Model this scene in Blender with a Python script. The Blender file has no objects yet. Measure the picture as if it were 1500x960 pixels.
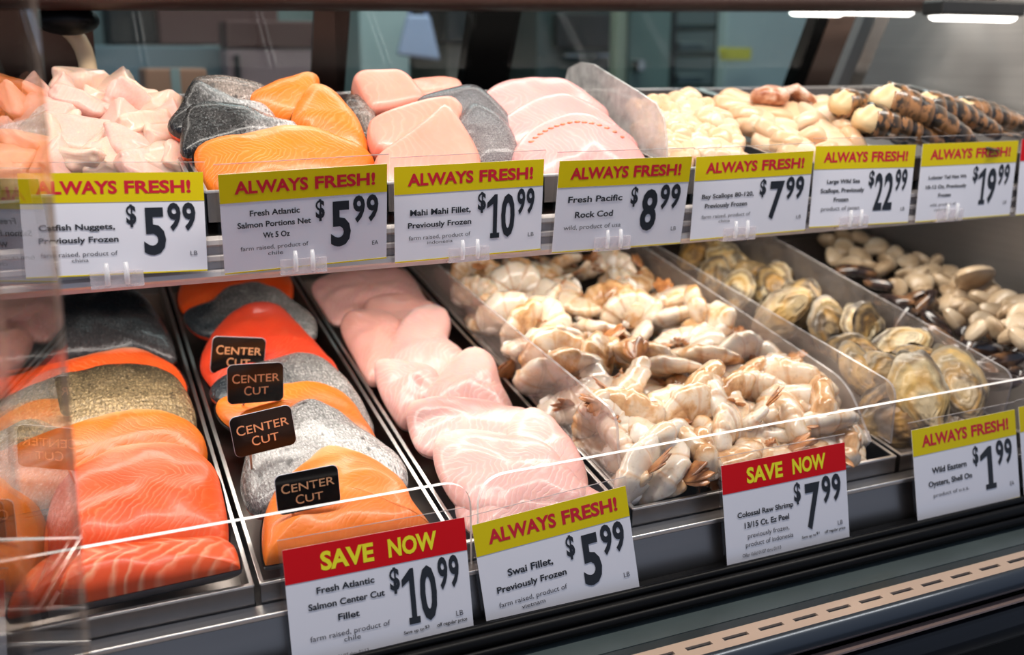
import bpy, bmesh, math, random
from mathutils import Vector, Matrix, Euler, noise
C = bpy.context.scene.collection
R = math.radians
H = 1.30                                   # camera height above the shop floor
rnd = random.Random(7)

# ------------------------------------------------------------------ camera
PITCH, YAW, FPX = 14.9, 23.7, 35 / 36 * 1500
cam = bpy.data.cameras.new('camera'); camo = bpy.data.objects.new('camera', cam); C.objects.link(camo)
cam.lens = 35; cam.sensor_width = 36; cam.clip_start = .02
camo.location = (0, 0, H); camo.rotation_euler = (R(90 - PITCH), 0, R(-YAW))
cam.dof.use_dof = True; cam.dof.focus_distance = .97; cam.dof.aperture_fstop = 3.6
bpy.context.scene.camera = camo
vs = bpy.context.scene.view_settings
vs.view_transform = 'Standard'; vs.look = 'None'; vs.gamma = 1; vs.use_curve_mapping = False
vs.exposure = 0.0
bpy.context.scene.cycles.max_bounces = 10
bpy.context.scene.cycles.transparent_max_bounces = 24

# ------------------------------------------------------------------ light
w = bpy.data.worlds.new('shop'); bpy.context.scene.world = w; w.use_nodes = True
bg = w.node_tree.nodes['Background']; bg.inputs[0].default_value = (.66, .77, 1, 1); bg.inputs[1].default_value = .44
def area(name, loc, rot, sx, sy, power, col):
    l = bpy.data.lights.new(name, 'AREA'); l.shape = 'RECTANGLE'; l.size = sx; l.size_y = sy; l.energy = power; l.color = col
    o = bpy.data.objects.new(name, l); C.objects.link(o); o.location = loc; o.rotation_euler = rot; return o
WARM = (1, .93, .84)
area('canopy_led', (.45, .72, H + .53), (R(16), 0, 0), 1.9, .10, 16.5, WARM)      # strip under the canopy
area('rear_canopy_led', (.5, 1.30, H + .26), (R(-12), 0, 0), 1.8, .05, 2.1, WARM)
area('shelf_led', (.36, 1.12, H - .176), (R(-6), 0, 0), 1.75, .06, 4.2, WARM)    # strip under the upper shelf
area('back_room_light', (1.2, 2.6, 2.6), (0, 0, 0), 1.6, .6, 26, (.9, 1, .98))

# ------------------------------------------------------------------ node helpers
def link(nt, a, b): nt.links.new(a, b)
class NB:
    def __init__(s, name):
        s.m = bpy.data.materials.new(name); s.m.use_nodes = True; s.nt = s.m.node_tree
        s.b = s.nt.nodes['Principled BSDF']; s.out = s.nt.nodes['Material Output']
        s._tc = None
    def n(s, t, **kw):
        x = s.nt.nodes.new(t)
        for k, v in kw.items(): setattr(x, k, v)
        return x
    def tc(s, which='Object'):
        if s._tc is None: s._tc = s.n('ShaderNodeTexCoord')
        return s._tc.outputs[which]
    def put(s, sock, v):
        if hasattr(v, 'is_linked') or isinstance(v, bpy.types.NodeSocket): s.nt.links.new(v, sock)
        elif isinstance(v, (tuple, list)) and len(v) == 3 and sock.type == 'RGBA': sock.default_value = (*v, 1)
        else: sock.default_value = v
    def mp(s, scale=(1, 1, 1), rot=(0, 0, 0), loc=(0, 0, 0), vec=None, rand=0):
        x = s.n('ShaderNodeMapping'); s.put(x.inputs['Vector'], vec or s.tc())
        x.inputs['Scale'].default_value = scale; x.inputs['Rotation'].default_value = rot
        if rand:
            oi = s.n('ShaderNodeObjectInfo'); mu = s.math('MULTIPLY', oi.outputs['Random'], rand)
            s.nt.links.new(mu, x.inputs['Location'])
        else: x.inputs['Location'].default_value = loc
        return x.outputs[0]
    def noise(s, scale, detail=3, vec=None, rough=.5, dist=0):
        x = s.n('ShaderNodeTexNoise'); s.put(x.inputs['Vector'], vec or s.tc())
        x.inputs['Scale'].default_value = scale; x.inputs['Detail'].default_value = detail
        x.inputs['Roughness'].default_value = rough; x.inputs['Distortion'].default_value = dist
        return x.outputs['Fac']
    def voro(s, scale, vec=None, feature='F1', rnd=1):
        x = s.n('ShaderNodeTexVoronoi', feature=feature); s.put(x.inputs['Vector'], vec or s.tc())
        x.inputs['Scale'].default_value = scale; x.inputs['Randomness'].default_value = rnd
        return x.outputs['Distance']
    def wave(s, scale, dist, vec=None, axis='X', dscale=1, detail=2):
        x = s.n('ShaderNodeTexWave', bands_direction=axis); s.put(x.inputs['Vector'], vec or s.tc())
        x.inputs['Scale'].default_value = scale; x.inputs['Distortion'].default_value = dist
        x.inputs['Detail Scale'].default_value = dscale; x.inputs['Detail'].default_value = detail
        return x.outputs['Fac']
    def ramp(s, fac, stops, mode='LINEAR'):
        x = s.n('ShaderNodeValToRGB'); s.put(x.inputs[0], fac); e = x.color_ramp.elements; x.color_ramp.interpolation = mode
        while len(e) < len(stops): e.new(.5)
        for i, (p, c) in enumerate(stops):
            e[i].position = p; e[i].color = (*c, 1) if isinstance(c, tuple) else (c, c, c, 1)
        return x.outputs[0]
    def mix(s, fac, a, b, mode='MIX'):
        x = s.n('ShaderNodeMix', data_type='RGBA', blend_type=mode)
        s.put(x.inputs[0], fac); s.put(x.inputs[6], a); s.put(x.inputs[7], b); return x.outputs[2]
    def math(s, op, a, b=0.0):
        x = s.n('ShaderNodeMath', operation=op); s.put(x.inputs[0], a); s.put(x.inputs[1], b); return x.outputs[0]
    def sep(s, vec, i):
        x = s.n('ShaderNodeSeparateXYZ'); s.put(x.inputs[0], vec); return x.outputs[i]
    def bump(s, h, strength=.3, dist=.002):
        x = s.n('ShaderNodeBump'); s.put(x.inputs['Height'], h); x.inputs['Strength'].default_value = strength; x.inputs['Distance'].default_value = dist
        s.nt.links.new(x.outputs[0], s.b.inputs['Normal'])
    def fin(s, col, rough=.5, metal=0, sss=0, coat=0, spec=.5, rad=(1, .4, .2), srad=.004):
        b = s.b; s.put(b.inputs['Base Color'], col); s.put(b.inputs['Roughness'], rough); b.inputs['Metallic'].default_value = metal
        b.inputs['Specular IOR Level'].default_value = spec
        if sss: b.inputs['Subsurface Weight'].default_value = sss; b.inputs['Subsurface Radius'].default_value = rad; b.inputs['Subsurface Scale'].default_value = srad
        if coat: b.inputs['Coat Weight'].default_value = coat; b.inputs['Coat Roughness'].default_value = .12
        return s.m
def plain(name, col, rough=.5, metal=0, var=.06, spec=.5):
    s = NB(name); v = s.noise(14, 3)
    c = s.mix(v, tuple(x * (1 - var) for x in col), tuple(min(1, x * (1 + var)) for x in col))
    return s.fin(c, rough, metal, spec=spec)
def clear(name, tint=(.97, .97, .97), gloss=1.0, rough=.02, milk=0, milkcol=(.85, .85, .85)):
    s = NB(name); s.nt.nodes.remove(s.b)
    lw = s.n('ShaderNodeLayerWeight'); lw.inputs[0].default_value = .5
    f = s.math('MULTIPLY', s.math('ADD', s.math('MULTIPLY', s.math('POWER', lw.outputs['Facing'], 5), .96), .04), gloss)
    t = s.n('ShaderNodeBsdfTransparent'); t.inputs[0].default_value = (*tint, 1)
    g = s.n('ShaderNodeBsdfGlossy'); g.inputs['Roughness'].default_value = rough
    mx = s.n('ShaderNodeMixShader'); s.put(mx.inputs[0], f); link(s.nt, t.outputs[0], mx.inputs[1]); link(s.nt, g.outputs[0], mx.inputs[2])
    o = mx.outputs[0]
    if milk:
        d = s.n('ShaderNodeBsdfDiffuse'); d.inputs[0].default_value = (*milkcol, 1)
        m2 = s.n('ShaderNodeMixShader'); s.put(m2.inputs[0], s.math('MULTIPLY', s.noise(60, 5), milk * 2)); link(s.nt, o, m2.inputs[1]); link(s.nt, d.outputs[0], m2.inputs[2]); o = m2.outputs[0]
    link(s.nt, o, s.out.inputs[0]); return s.m
def steel(name, col=(.55, .54, .53), rough=.28, sc=(3, 240, 3)):
    s = NB(name); v = s.noise(1, 4, s.mp(sc)); big = s.noise(5, 3)
    c = s.mix(v, tuple(x * .82 for x in col), col)
    s.bump(v, .06, .0006)
    r = s.math('ADD', s.math('MULTIPLY', big, .22), rough - .1)
    return s.fin(c, r, 1)

# ------------------------------------------------------------------ object helpers
def tag(o, label, cat, group=None, kind=None):
    o['label'] = label; o['category'] = cat
    if group: o['group'] = group
    if kind: o['kind'] = kind
    return o
def thing(name, label, cat, loc=(0, 0, 0), rot=None, group=None):
    o = bpy.data.objects.new(name, None); C.objects.link(o); o.location = loc; o.empty_display_size = .02
    if rot is not None: o.rotation_euler = rot.to_euler() if isinstance(rot, Matrix) else rot
    return tag(o, label, cat, group)
def obj(name, me, mat=None, parent=None):
    if isinstance(me, bmesh.types.BMesh):
        b = me; me = bpy.data.meshes.new(name); b.to_mesh(me); b.free()
    if mat is not None:
        me.materials.clear()
        for x in (mat if isinstance(mat, (list, tuple)) else [mat]): me.materials.append(x)
    o = bpy.data.objects.new(name, me); C.objects.link(o)
    if parent is not None: o.parent = parent
    return o
def dup(root):
    r = root.copy(); C.objects.link(r)
    for ch in root.children:
        c = ch.copy(); C.objects.link(c); c.parent = r
        for g in ch.children:
            d = g.copy(); C.objects.link(d); d.parent = c
    return r
def smooth(bm):
    for f in bm.faces: f.smooth = True
    return bm
def box(bm, x0, x1, y0, y1, z0, z1, bev=0, seg=2):
    t = bmesh.new()
    bmesh.ops.create_cube(t, size=1, matrix=Matrix.Translation(((x0 + x1) / 2, (y0 + y1) / 2, (z0 + z1) / 2)) @ Matrix.Diagonal((abs(x1 - x0), abs(y1 - y0), abs(z1 - z0), 1)))
    if bev: bmesh.ops.bevel(t, geom=t.edges[:], offset=bev, segments=seg, affect='EDGES', profile=.5)
    add(bm, t); return bm
def add(bm, t, mat=None):
    me = bpy.data.meshes.new('t'); t.to_mesh(me); t.free()
    if mat is not None: me.transform(mat)
    bm.from_mesh(me); bpy.data.meshes.remove(me); return bm
def bx(*a, **k): return box(bmesh.new(), *a, **k)
def prism(pts, d0, d1, axis='X', bev=0):
    """closed profile extruded along an axis; pts are the two other coordinates in order"""
    bm = bmesh.new()
    def P(a, b, d): return {'X': (d, a, b), 'Y': (a, d, b), 'Z': (a, b, d)}[axis]
    A = [bm.verts.new(P(a, b, d0)) for a, b in pts]; B = [bm.verts.new(P(a, b, d1)) for a, b in pts]
    n = len(pts)
    bm.faces.new(A); bm.faces.new(B[::-1])
    for i in range(n): bm.faces.new((A[i], B[i], B[(i + 1) % n], A[(i + 1) % n]))
    bmesh.ops.recalc_face_normals(bm, faces=bm.faces)
    if bev: bmesh.ops.bevel(bm, geom=bm.edges[:], offset=bev, segments=2, affect='EDGES', profile=.5)
    return bm
def tube(bm, pts, rad, n=10, caps=True):
    pts = [Vector(p) for p in pts]; rings = []
    pa = None
    for i, p in enumerate(pts):
        t = (pts[min(i + 1, len(pts) - 1)] - pts[max(i - 1, 0)]).normalized()
        a = t.orthogonal() if pa is None else pa - t * pa.dot(t)
        a.normalize(); pa = a; b = t.cross(a); r = rad[i] if isinstance(rad, (list, tuple)) else rad
        rings.append([bm.verts.new(p + (a * math.cos(k * 2 * math.pi / n) + b * math.sin(k * 2 * math.pi / n)) * r) for k in range(n)])
    for i in range(len(rings) - 1):
        for k in range(n): bm.faces.new((rings[i][k], rings[i][(k + 1) % n], rings[i + 1][(k + 1) % n], rings[i + 1][k])).smooth = True
    if caps: bm.faces.new(rings[0][::-1]); bm.faces.new(rings[-1])
    return bm

# ------------------------------------------------------------------ where a spot of the photograph lies in the shop
th, ps = R(PITCH), R(YAW)
def ray(px, py):
    a, b = px - 750, 480 - py
    h = FPX * math.cos(th) + b * math.sin(th); z = -FPX * math.sin(th) + b * math.cos(th)
    return Vector((a * math.cos(ps) + h * math.sin(ps), -a * math.sin(ps) + h * math.cos(ps), z)) / FPX
def atY(px, py, Y): r = ray(px, py); r = r * (Y / r.y); return Vector((r.x, r.y, r.z + H))
def atX(px, py, X): r = ray(px, py); r = r * (X / r.x); return Vector((r.x, r.y, r.z + H))
class Plane:
    """a tilted surface: through point o, rising by alpha away from the customer, rolled by beta"""
    def __init__(s, o, alpha=0, beta=0, gamma=0):
        s.o = Vector(o); s.rot = Euler((R(alpha), R(beta), R(gamma)), 'XYZ').to_matrix()
        s.u, s.v, s.n = s.rot.col[0].copy(), s.rot.col[1].copy(), s.rot.col[2].copy()
    def hit(s, px, py):
        r = ray(px, py); o = s.o - Vector((0, 0, H)); t = o.dot(s.n) / r.dot(s.n); return r * t + Vector((0, 0, H))
    def loc(s, px, py): p = s.hit(px, py) - s.o; return Vector((p.dot(s.u), p.dot(s.v)))
SL = math.tan(R(9.15))
def rim(Y): return H - .439 + SL * (Y - .80)           # rim height of the lower pans
def urim(Y): return H - .117 + SL * (Y - .95)          # rim height of the upper pans
def lower(lift=0): return Plane((0, .8, rim(.8) + lift), 9.15)
def spot(px, py, lift=0, al=9.15, be=0, ga=0, up=False):
    """a surface through the heap where the photograph shows (px, py): lift above the rim plane there, own tilt"""
    base = Plane((0, .95, urim(.95) + lift), 9.15) if up else lower(lift)
    return Plane(base.hit(px, py), al, be, ga)
# ------------------------------------------------------------------ materials of the case
STEEL = steel('brushed_steel'); STEEL_DK = steel('dark_steel', (.30, .28, .27), .33)
STEEL_END = steel('brushed_end_steel', (.92, .89, .86), .46, (3, 3, 200))
PAN = steel('pan_steel', (.30, .27, .25), .30, (60, 3, 60))
RIMW = steel('bright_rim_steel', (.86, .84, .82), .3)
WHITE_RAIL = plain('pale_rail_plastic', (.60, .56, .55), .35)
BLACK = plain('black_rubber', (.003, .003, .0035), .38, spec=.14)
BLACK_G = plain('black_gloss_paint', (.002, .0025, .003), .2, spec=.15)
NAVY = plain('dark_blue_gloss', (.003, .004, .007), .16, spec=.35)
BROWN = plain('dark_brown_frame', (.045, .018, .013), .4)
LEDGE = plain('grey_green_ledge', (.060, .078, .080), .28, .2, .25)
LEDGE2 = plain('dark_ledge', (.026, .034, .037), .25, .2, .25)
TAN = plain('tan_vent_metal', (.52, .38, .29), .38, .2)
BLUEGREY = plain('blue_grey_metal', (.045, .055, .07), .24, .5)
ACRYL = clear('clear_acrylic', (.96, .955, .955), .6)
EDGE = plain('light_piped_edge', (.93, .90, .88), .25)  # white base colour stands in for light piped to the edge
EDGE2 = clear('acrylic_soft_edge', (.74, .70, .69), 1, .1, .34, (.8, .75, .73))
ACRYL_D = clear('divider_acrylic', (.93, .90, .89), 1.2, .06, .10, (.8, .72, .66))
GLASS = clear('end_glass', (.90, .89, .88), 1.0, .004)
GLASS_EDGE = clear('glass_edge', (.95, .76, .60), 1, .05, .48, (.92, .68, .50))
PANE = clear('door_glass', (.86, .92, .92), .7, .02)
FROST = clear('frosted_acrylic', (.90, .88, .86), .7, .25, .44, (.74, .73, .72))
def emit(name, col, k):
    s = NB(name); s.nt.nodes.remove(s.b); e = s.n('ShaderNodeEmission'); e.inputs[0].default_value = (*col, 1); e.inputs[1].default_value = k
    link(s.nt, e.outputs[0], s.out.inputs[0]); return s.m
LED = emit('led_diffuser', (1, .95, .88), 5)

# ------------------------------------------------------------------ the shop behind the case
def struct(name, bm, m):
    o = obj(name, bm, m); o['kind'] = 'structure'; return o
FLOORM = plain('grey_shop_floor', (.22, .22, .22), .4)
BACKW = plain('pale_green_wall', (.33, .40, .385), .6)
struct('floor', bx(-3.5, 5.5, -2.5, 3.9, -.05, 0), FLOORM)
struct('wall_back', bx(-2.6, 5.2, 3.7, 3.8, 0, 2.8), BACKW)
struct('wall_left', bx(-2.7, -2.6, 1.75, 3.8, 0, 2.8), BACKW)
struct('wall_right', bx(5.2, 5.3, 1.75, 3.8, 0, 2.8), BACKW)
struct('ceiling', bx(-2.7, 5.3, 1.75, 3.8, 2.8, 2.85), plain('white_ceiling', (.6, .6, .6), .7))

# ------------------------------------------------------------------ the fish case itself
X0, X1 = -.62, 1.44
case = thing('fish_display_case', 'long refrigerated steel fish counter with black front bumpers holding all the seafood', 'display case', (.4, 1.2, 0))
def cpart(name, bm, m, parent=None):
    if parent is None:
        o = obj(name, bm, m, case); o.matrix_parent_inverse = Matrix.Translation(-Vector(case.location))
    else: o = obj(name, bm, m, parent)
    return o
XF = 2.6                                                # the front rails run on past the end wall
cpart('front_panel', prism([(.655, H - .60), (.655, .10), (.72, .10), (.72, 0), (1.6, 0), (1.6, H - .62), (.70, H - .62)], X0, XF, 'X'), BLACK_G)
lip = cpart('front_lip', prism([(.788, H - .462), (.772, H - .530), (.776, H - .530), (.792, H - .462)], X0, XF), STEEL_DK)
cpart('lip_edge', prism([(.783, H - .4585), (.783, H - .4635), (.800, H - .461), (.800, H - .4575)], X0, XF, 'X', .001), RIMW)
def loop(c, r, n=12, a0=0, a1=360, sx=1, sy=1):
    return [(c[0] + r * sx * math.cos(R(a0 + (a1 - a0) * k / n)), c[1] + r * sy * math.sin(R(a0 + (a1 - a0) * k / n))) for k in range(n + (a1 - a0 < 360))]
bump = bmesh.new()
for cy, cz, r in ((.7505, H - .4995, .0042), (.7425, H - .507, .0065), (.7365, H - .5165, .005)):
    add(bump, smooth(prism(loop((cy, cz), r, 12), X0, XF)))
box(bump, X0, XF, .744, .772, H - .53, H - .503)
cpart('black_bumper', bump, BLACK)
cpart('upper_ledge', prism([(.748, H - .5235), (.707, H - .5262), (.707, H - .532), (.748, H - .532)], X0, XF), LEDGE)
cpart('lower_ledge', prism([(.708, H - .5268), (.690, H - .5285), (.690, H - .536), (.708, H - .536)], X0, XF), LEDGE2)
vent = bmesh.new()                                       # the slotted air strip: a plate with real openings
VA, VB, VZ = .6935, .668, H - .5255
y_a, y_b = VB + .0105, VB + .0155
box(vent, X0, XF, VB, y_a, VZ - .003, VZ); box(vent, X0, XF, y_b, VA, VZ - .003, VZ)
x = .586
xs = []
while x > X0: x -= .0413
while x < XF:
    box(vent, x, x + .013, y_a, y_b, VZ - .003, VZ); xs.append(x); x += .0413
bmesh.ops.remove_doubles(vent, verts=vent.verts[:], dist=1e-6)
cpart('vent_grille', vent, TAN)
cpart('vent_well', bx(X0, XF, VB + .002, VA - .002, VZ - .03, VZ - .012), BLACK)
cpart('nose_rail', smooth(prism(loop((.668, H - .538), .0125, 14, 60, 270) + [(.70, H - .552), (.70, H - .529)], X0, XF)), BLUEGREY)
cpart('nose_highlight', bx(X0, XF, .6505, .66, H - .5545, H - .5525), plain('pink_highlight_paint', (.7, .5, .45), .2, .8))  # thin pink strip painted as the highlight along the nose rail
cpart('lower_bumper', smooth(prism(loop((.664, H - .580), .022, 16, 40, 320), X0, XF)), NAVY)
cpart('deck', prism([(.80, rim(.8) - .055), (1.66, rim(1.66) - .055), (1.66, rim(1.66) - .09), (.80, rim(.8) - .09)], X0, X1), STEEL_DK)
cpart('back_panel', bx(X0, X1, 1.66, 1.68, H - .62, H + .02 - .14), STEEL_DK)
cpart('end_panel', prism([(.80, H - .62), (1.72, H - .62), (1.72, H + .02), (1.40, H + .62), (.99, H + .62), (.80, H - .35)], X1, X1 + .02), STEEL_END)
cpart('canopy', prism([(.72, H + .56), (1.50, H + .56), (1.50, H + .62), (.72, H + .62)], X0, X1 + .02), STEEL_DK)
# rear doors lean forward at the top
def rear(z): return 1.47 - .47 * (z - (H - .06))
def rearbar(xt, xb, wd, m, name, zt=H + .30, zb=H - .16, dp=.03):
    bm = bmesh.new()
    v = []
    for (x, z) in ((xb, zb), (xb + wd, zb), (xt + wd, zt), (xt, zt)):
        v.append((x, rear(z), z))
    A = [bm.verts.new(p) for p in v]; B = [bm.verts.new((p[0], p[1] + dp, p[2])) for p in v]
    bm.faces.new(A); bm.faces.new(B[::-1])
    for i in range(4): bm.faces.new((A[i], B[i], B[(i + 1) % 4], A[(i + 1) % 4]))
    bmesh.ops.recalc_face_normals(bm, faces=bm.faces)
    return cpart(name, bm, m)
rearbar(-.10, -.10, .143, BROWN, 'end_post')
MATTE = plain('matt_black_frame', (.004, .004, .004), .8, spec=.1)
rearbar(.558, .558, .075, MATTE, 'door_mullion', zt=H + .22, dp=.03)
rearbar(1.185, 1.185, .022, MATTE, 'door_mullion')
rearbar(1.21, 1.21, .055, plain('brown_post', (.11, .07, .055), .4), 'end_frame')
rearbar(1.31, 1.31, .03, STEEL, 'end_frame')
rearbar(.325, .325, .05, BROWN, 'door_frame', dp=.008)
for a, b in ((.043, .565), (.627, 1.185)):
    o = rearbar(a, a, b - a, PANE, 'door_pane', dp=.004)
cpart('rear_sill', bx(X0, X1, 1.47, 1.66, H - .175, H - .150), STEEL_DK)
hd = prism(loop((1.30, 0), .02, 12, sx=1.5, sy=.75), X0, X1, 'X'); smooth(hd)
hd.transform(Matrix.Translation((0, 0, H + .0725)) @ Matrix.Rotation(R(-1.0), 4, 'Y'))
cpart('canopy_rail', hd, BROWN)
tr = prism(loop((1.292, 0), .012, 10, sx=1.2, sy=1.6), X0, X1, 'X'); smooth(tr)
tr.transform(Matrix.Translation((0, 0, H + .095)) @ Matrix.Rotation(R(-1.0), 4, 'Y'))
cpart('canopy_rail_cap', tr, BLACK)

# upper shelf with its pale price rail
shelf = thing('display_shelf', 'long steel upper shelf with a pale grooved price rail along its edge', 'shelf', (.4, 1.1, H - .19))
def spart(name, bm, m):
    o = obj(name, bm, m, shelf); o.matrix_parent_inverse = Matrix.Translation(-Vector(shelf.location)); return o
spart('slab', prism([(.945, H - .185), (.945, H - .158), (1.47, H - .158 + .07), (1.465, H - .185 + .05)], X0, X1 - .004), STEEL_DK)
spart('price_rail', prism([(.935, H - .193), (.930, H - .190), (.931, H - .186), (.938, H - .184), (.938, H - .178), (.933, H - .176), (.933, H - .172), (.938, H - .170), (.938, H - .164), (.932, H - .161),
                           (.932, H - .157), (.946, H - .155), (.946, H - .196), (.938, H - .197)], X0, X1 - .004), WHITE_RAIL)
# ------------------------------------------------------------------ price signs
def paper(name, col):
    s = NB(name); return s.fin(s.mix(s.noise(30, 2), tuple(x * .97 for x in col), col), .36, spec=.22)
CARD = paper('white_card', (.74, .73, .79)); YEL = paper('yellow_band', (.68, .53, .002)); RED = paper('red_band', (.62, .0015, .006))
INK_R = plain('red_ink', (.55, .004, .02), .4); INK_Y = plain('yellow_ink', (.85, .75, .01), .4); INK_K = plain('black_ink', (.012, .014, .02), .35)
INK_G = plain('grey_ink', (.05, .05, .065), .4)
def lettering(txt, x0, x1, y0, y1, bold=0.0, slant=0, z=.0):
    """text as a thin mesh filling the box x0..x1, y0..y1"""
    cu = bpy.data.curves.new('t', 'FONT'); cu.body = txt; cu.size = 1; cu.offset = bold; cu.resolution_u = 3; cu.align_x = 'CENTER'; cu.shear = slant
    o = bpy.data.objects.new('t', cu); C.objects.link(o)
    me = bpy.data.meshes.new_from_object(o.evaluated_get(bpy.context.evaluated_depsgraph_get()))
    bpy.data.objects.remove(o); bpy.data.curves.remove(cu)
    xs = [v.co.x for v in me.vertices]; ys = [v.co.y for v in me.vertices]
    a, b, c, d = min(xs), max(xs), min(ys), max(ys)
    for v in me.vertices: v.co = ((v.co.x - a) / (b - a) * (x1 - x0) + x0, (v.co.y - c) / (d - c) * (y1 - y0) + y0, z)
    return me
def one(x0, x1, y0, y1):
    """a figure one with flag and foot, as on the cards"""
    bm = bmesh.new()
    for P in ([(.28, 0), (1, 0), (1, .12), (.28, .12)], [(.48, .12), (.80, .12), (.80, .79), (.48, .79)], [(.48, .79), (.80, .79), (.80, 1), (.58, 1)], [(0, .69), (.48, .79), (.58, 1), (0, .82)]):
        bm.faces.new([bm.verts.new((x0 + (x1 - x0) * a, y0 + (y1 - y0) * b, .0005)) for a, b in P])
    bmesh.ops.remove_doubles(bm, verts=bm.verts[:], dist=1e-7)
    me = bpy.data.meshes.new('t'); bm.to_mesh(me); bm.free(); return me
def join(mes):
    bm = bmesh.new()
    for m in mes: bm.from_mesh(m); bpy.data.meshes.remove(m)
    return bm
def desc(s): return any(ch in s for ch in 'gjpqy,')
SW = .16
def sign(label, TL, TR, BL, Yb, names, small, price, cents, unit='LB', save=False, hh=None, extra=(), px=None, ylim=None, name='price_sign'):
    if px is None:
        rl, rb = ray(*TL), ray(*BL); Xl = rb.x / rb.y * Yb
        Yt = Xl / (rl.x / rl.y); lo, hi = ylim; Yt = min(max(Yt, lo), hi)
        a = atY(*TL, Yt); b = atY(*TR, Yt); c = atY(*BL, Yb)
    else: a, b, c = px
    ex = (b - a); Wd = ex.length; ex.normalize()
    ey = (a - c); ey -= ex * ey.dot(ex); Hh = hh or ey.length; ey.normalize(); ez = ex.cross(ey)
    M = Matrix((ex, ey, ez)).transposed().to_4x4(); M.translation = a - ey * Hh
    root = thing(name, label, 'price sign', M.translation, M.to_3x3(), 'price signs')
    W, Hs = Wd, Hh
    fl = lambda bm: bm
    obj('card', bx(0, W, 0, Hs, -.0005, 0), CARD, root)
    obj('clear_sleeve', bx(-.003, W + .002, 0, Hs + .0085, -.0017, -.0007), ACRYL, root)
    obj('sleeve_edge', bx(-.003, W + .002, Hs + .0085, Hs + .0091, -.0017, -.0007), EDGE2, root)
    hb = .285 * Hs
    obj('header_band', bx(0, W, Hs - hb, Hs, 0, .0003), RED if save else YEL, root)
    obj('border_line', bx(0, W, 0, .0012, 0, .0002), YEL, root)
    def T(t, x0, x1, ya, yb, bold, z=.0005, sl=0): return lettering(t, x0 * W, x1 * W, Hs * (1 - yb), Hs * (1 - ya), bold, sl, z)
    if save:
        obj('header_lettering', join([T('SAVE', .19, .475, .065, .225, .035), T('NOW', .555, .83, .065, .225, .035)]), INK_Y, root)
    else:
        obj('header_lettering', join([T('ALWAYS', .085, .515, .075, .205, .035), T('FRESH!', .555, .925, .075, .205, .035)]), INK_R, root)
    ls = []
    for (t, x0, x1, ya, yb) in names: ls.append(T(t, x0, x1, ya, yb + (.016 if desc(t) else 0), .024))
    if ls: obj('product_lettering', join(ls), INK_K, root)
    ls = []
    for (t, x0, x1, ya, yb) in small: ls.append(T(t, x0, x1, ya, yb + (.014 if desc(t) else 0), 0))
    if ls: obj('origin_lettering', join(ls), INK_G, root)
    if unit: obj('unit_lettering', T(unit, .905, .945, .79, .835, 0), INK_G, root)
    if price:
        p = []
        if len(price) == 1: sp = [(price, .645 if price != '1' else .625, .77, .345, .82)]; dx = .555
        else: sp = [(price[0], .612 if price[0] == '1' else .615, .70, .345, .82), (price[1], .71, .805, .345, .82)]; dx = .548
        for (t, x0, x1, ya, yb) in sp: p.append(one(x0 * W, x1 * W, Hs * (1 - yb), Hs * (1 - ya)) if t == '1' else T(t, x0, x1, ya, yb, .03))
        p.append(T('$', dx, dx + .055, .31, .535, .03))
        xs_ = ((.785, .86), (.87, .945)) if len(price) == 1 else ((.82, .876), (.885, .942))
        for k in (0, 1): p.append(T(cents[k], *xs_[k], .30, .585, .03))
        obj('price_lettering', join(p), INK_K, root)
    if extra: obj('offer_lettering', join([T(t, x0, x1, ya, yb, .012) for (t, x0, x1, ya, yb) in extra]), INK_K, root)
    return root
UL = (.895, .934); LL = (.764, .786)
def two(a, b, x=(.08, .5), y0=.46, st=.115, h=.07):
    return [(a, x[0] + .02, x[1] - .02, y0, y0 + h), (b, x[0], x[1], y0 + st, y0 + st + h)]
YU = .9255
s1 = sign('yellow and white price sign for catfish nuggets at 5.99', (25, 254), (297, 252), (30, 410), YU,
     [('Catfish Nuggets,', .085, .49, .49, .55), ('Previously Frozen', .08, .505, .615, .675)], [('farm raised, product of', .085, .495, .76, .805), ('china', .245, .335, .825, .86)], '5', '99',
     px=(atY(25, 254, .93), atY(297, 252, .93), atY(31, 409, YU)))
sign('yellow and white price sign for five ounce salmon portions at 5.99', (319, 256), (567, 240), (326, 403), YU,
     [('Fresh Atlantic', .165, .46, .37, .43), ('Salmon Portions Net', .09, .525, .485, .545), ('Wt 5 Oz', .235, .395, .60, .66)],
     [('farm raised, product of', .10, .505, .73, .775), ('chile', .26, .35, .80, .84)], '5', '99', 'EA', ylim=UL)
sign('yellow and white price sign for mahi mahi fillet at 10.99', (577, 245), (797, 233), (577, 386), YU,
     [('Mahi Mahi Fillet,', .10, .50, .45, .51), ('Previously Frozen', .085, .505, .585, .645)], [('farm raised, product of', .09, .50, .725, .77), ('indonesia', .21, .38, .79, .825)], '10', '99', ylim=UL)
sign('yellow and white price sign for fresh pacific rock cod at 8.99', (820, 236), (1014, 229), (809, 371), YU,
     [('Fresh Pacific', .085, .49, .385, .455), ('Rock Cod', .145, .43, .555, .625)], [('wild, product of usa', .07, .50, .70, .755)], '8', '99', ylim=UL)
sign('yellow and white price sign for bay scallops at 7.99', (1020, 230), (1192, 221), (1010, 353), YU,
     [('Bay Scallops 80-120,', .07, .505, .45, .505), ('Previously Frozen', .10, .455, .565, .62)], [('farm raised, product of', .08, .49, .70, .745), ('china', .225, .32, .77, .805)], '7', '99', ylim=UL)
sign('yellow and white price sign for large wild sea scallops at 22.99', (1195, 214), (1342, 212), (1187, 334), YU,
     [('Large Wild Sea', .135, .46, .41, .46), ('Scallops, Previously', .08, .51, .52, .575), ('Frozen', .215, .36, .635, .69)], [('product of japan', .10, .475, .745, .80)], '22', '99', ylim=UL)
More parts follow.
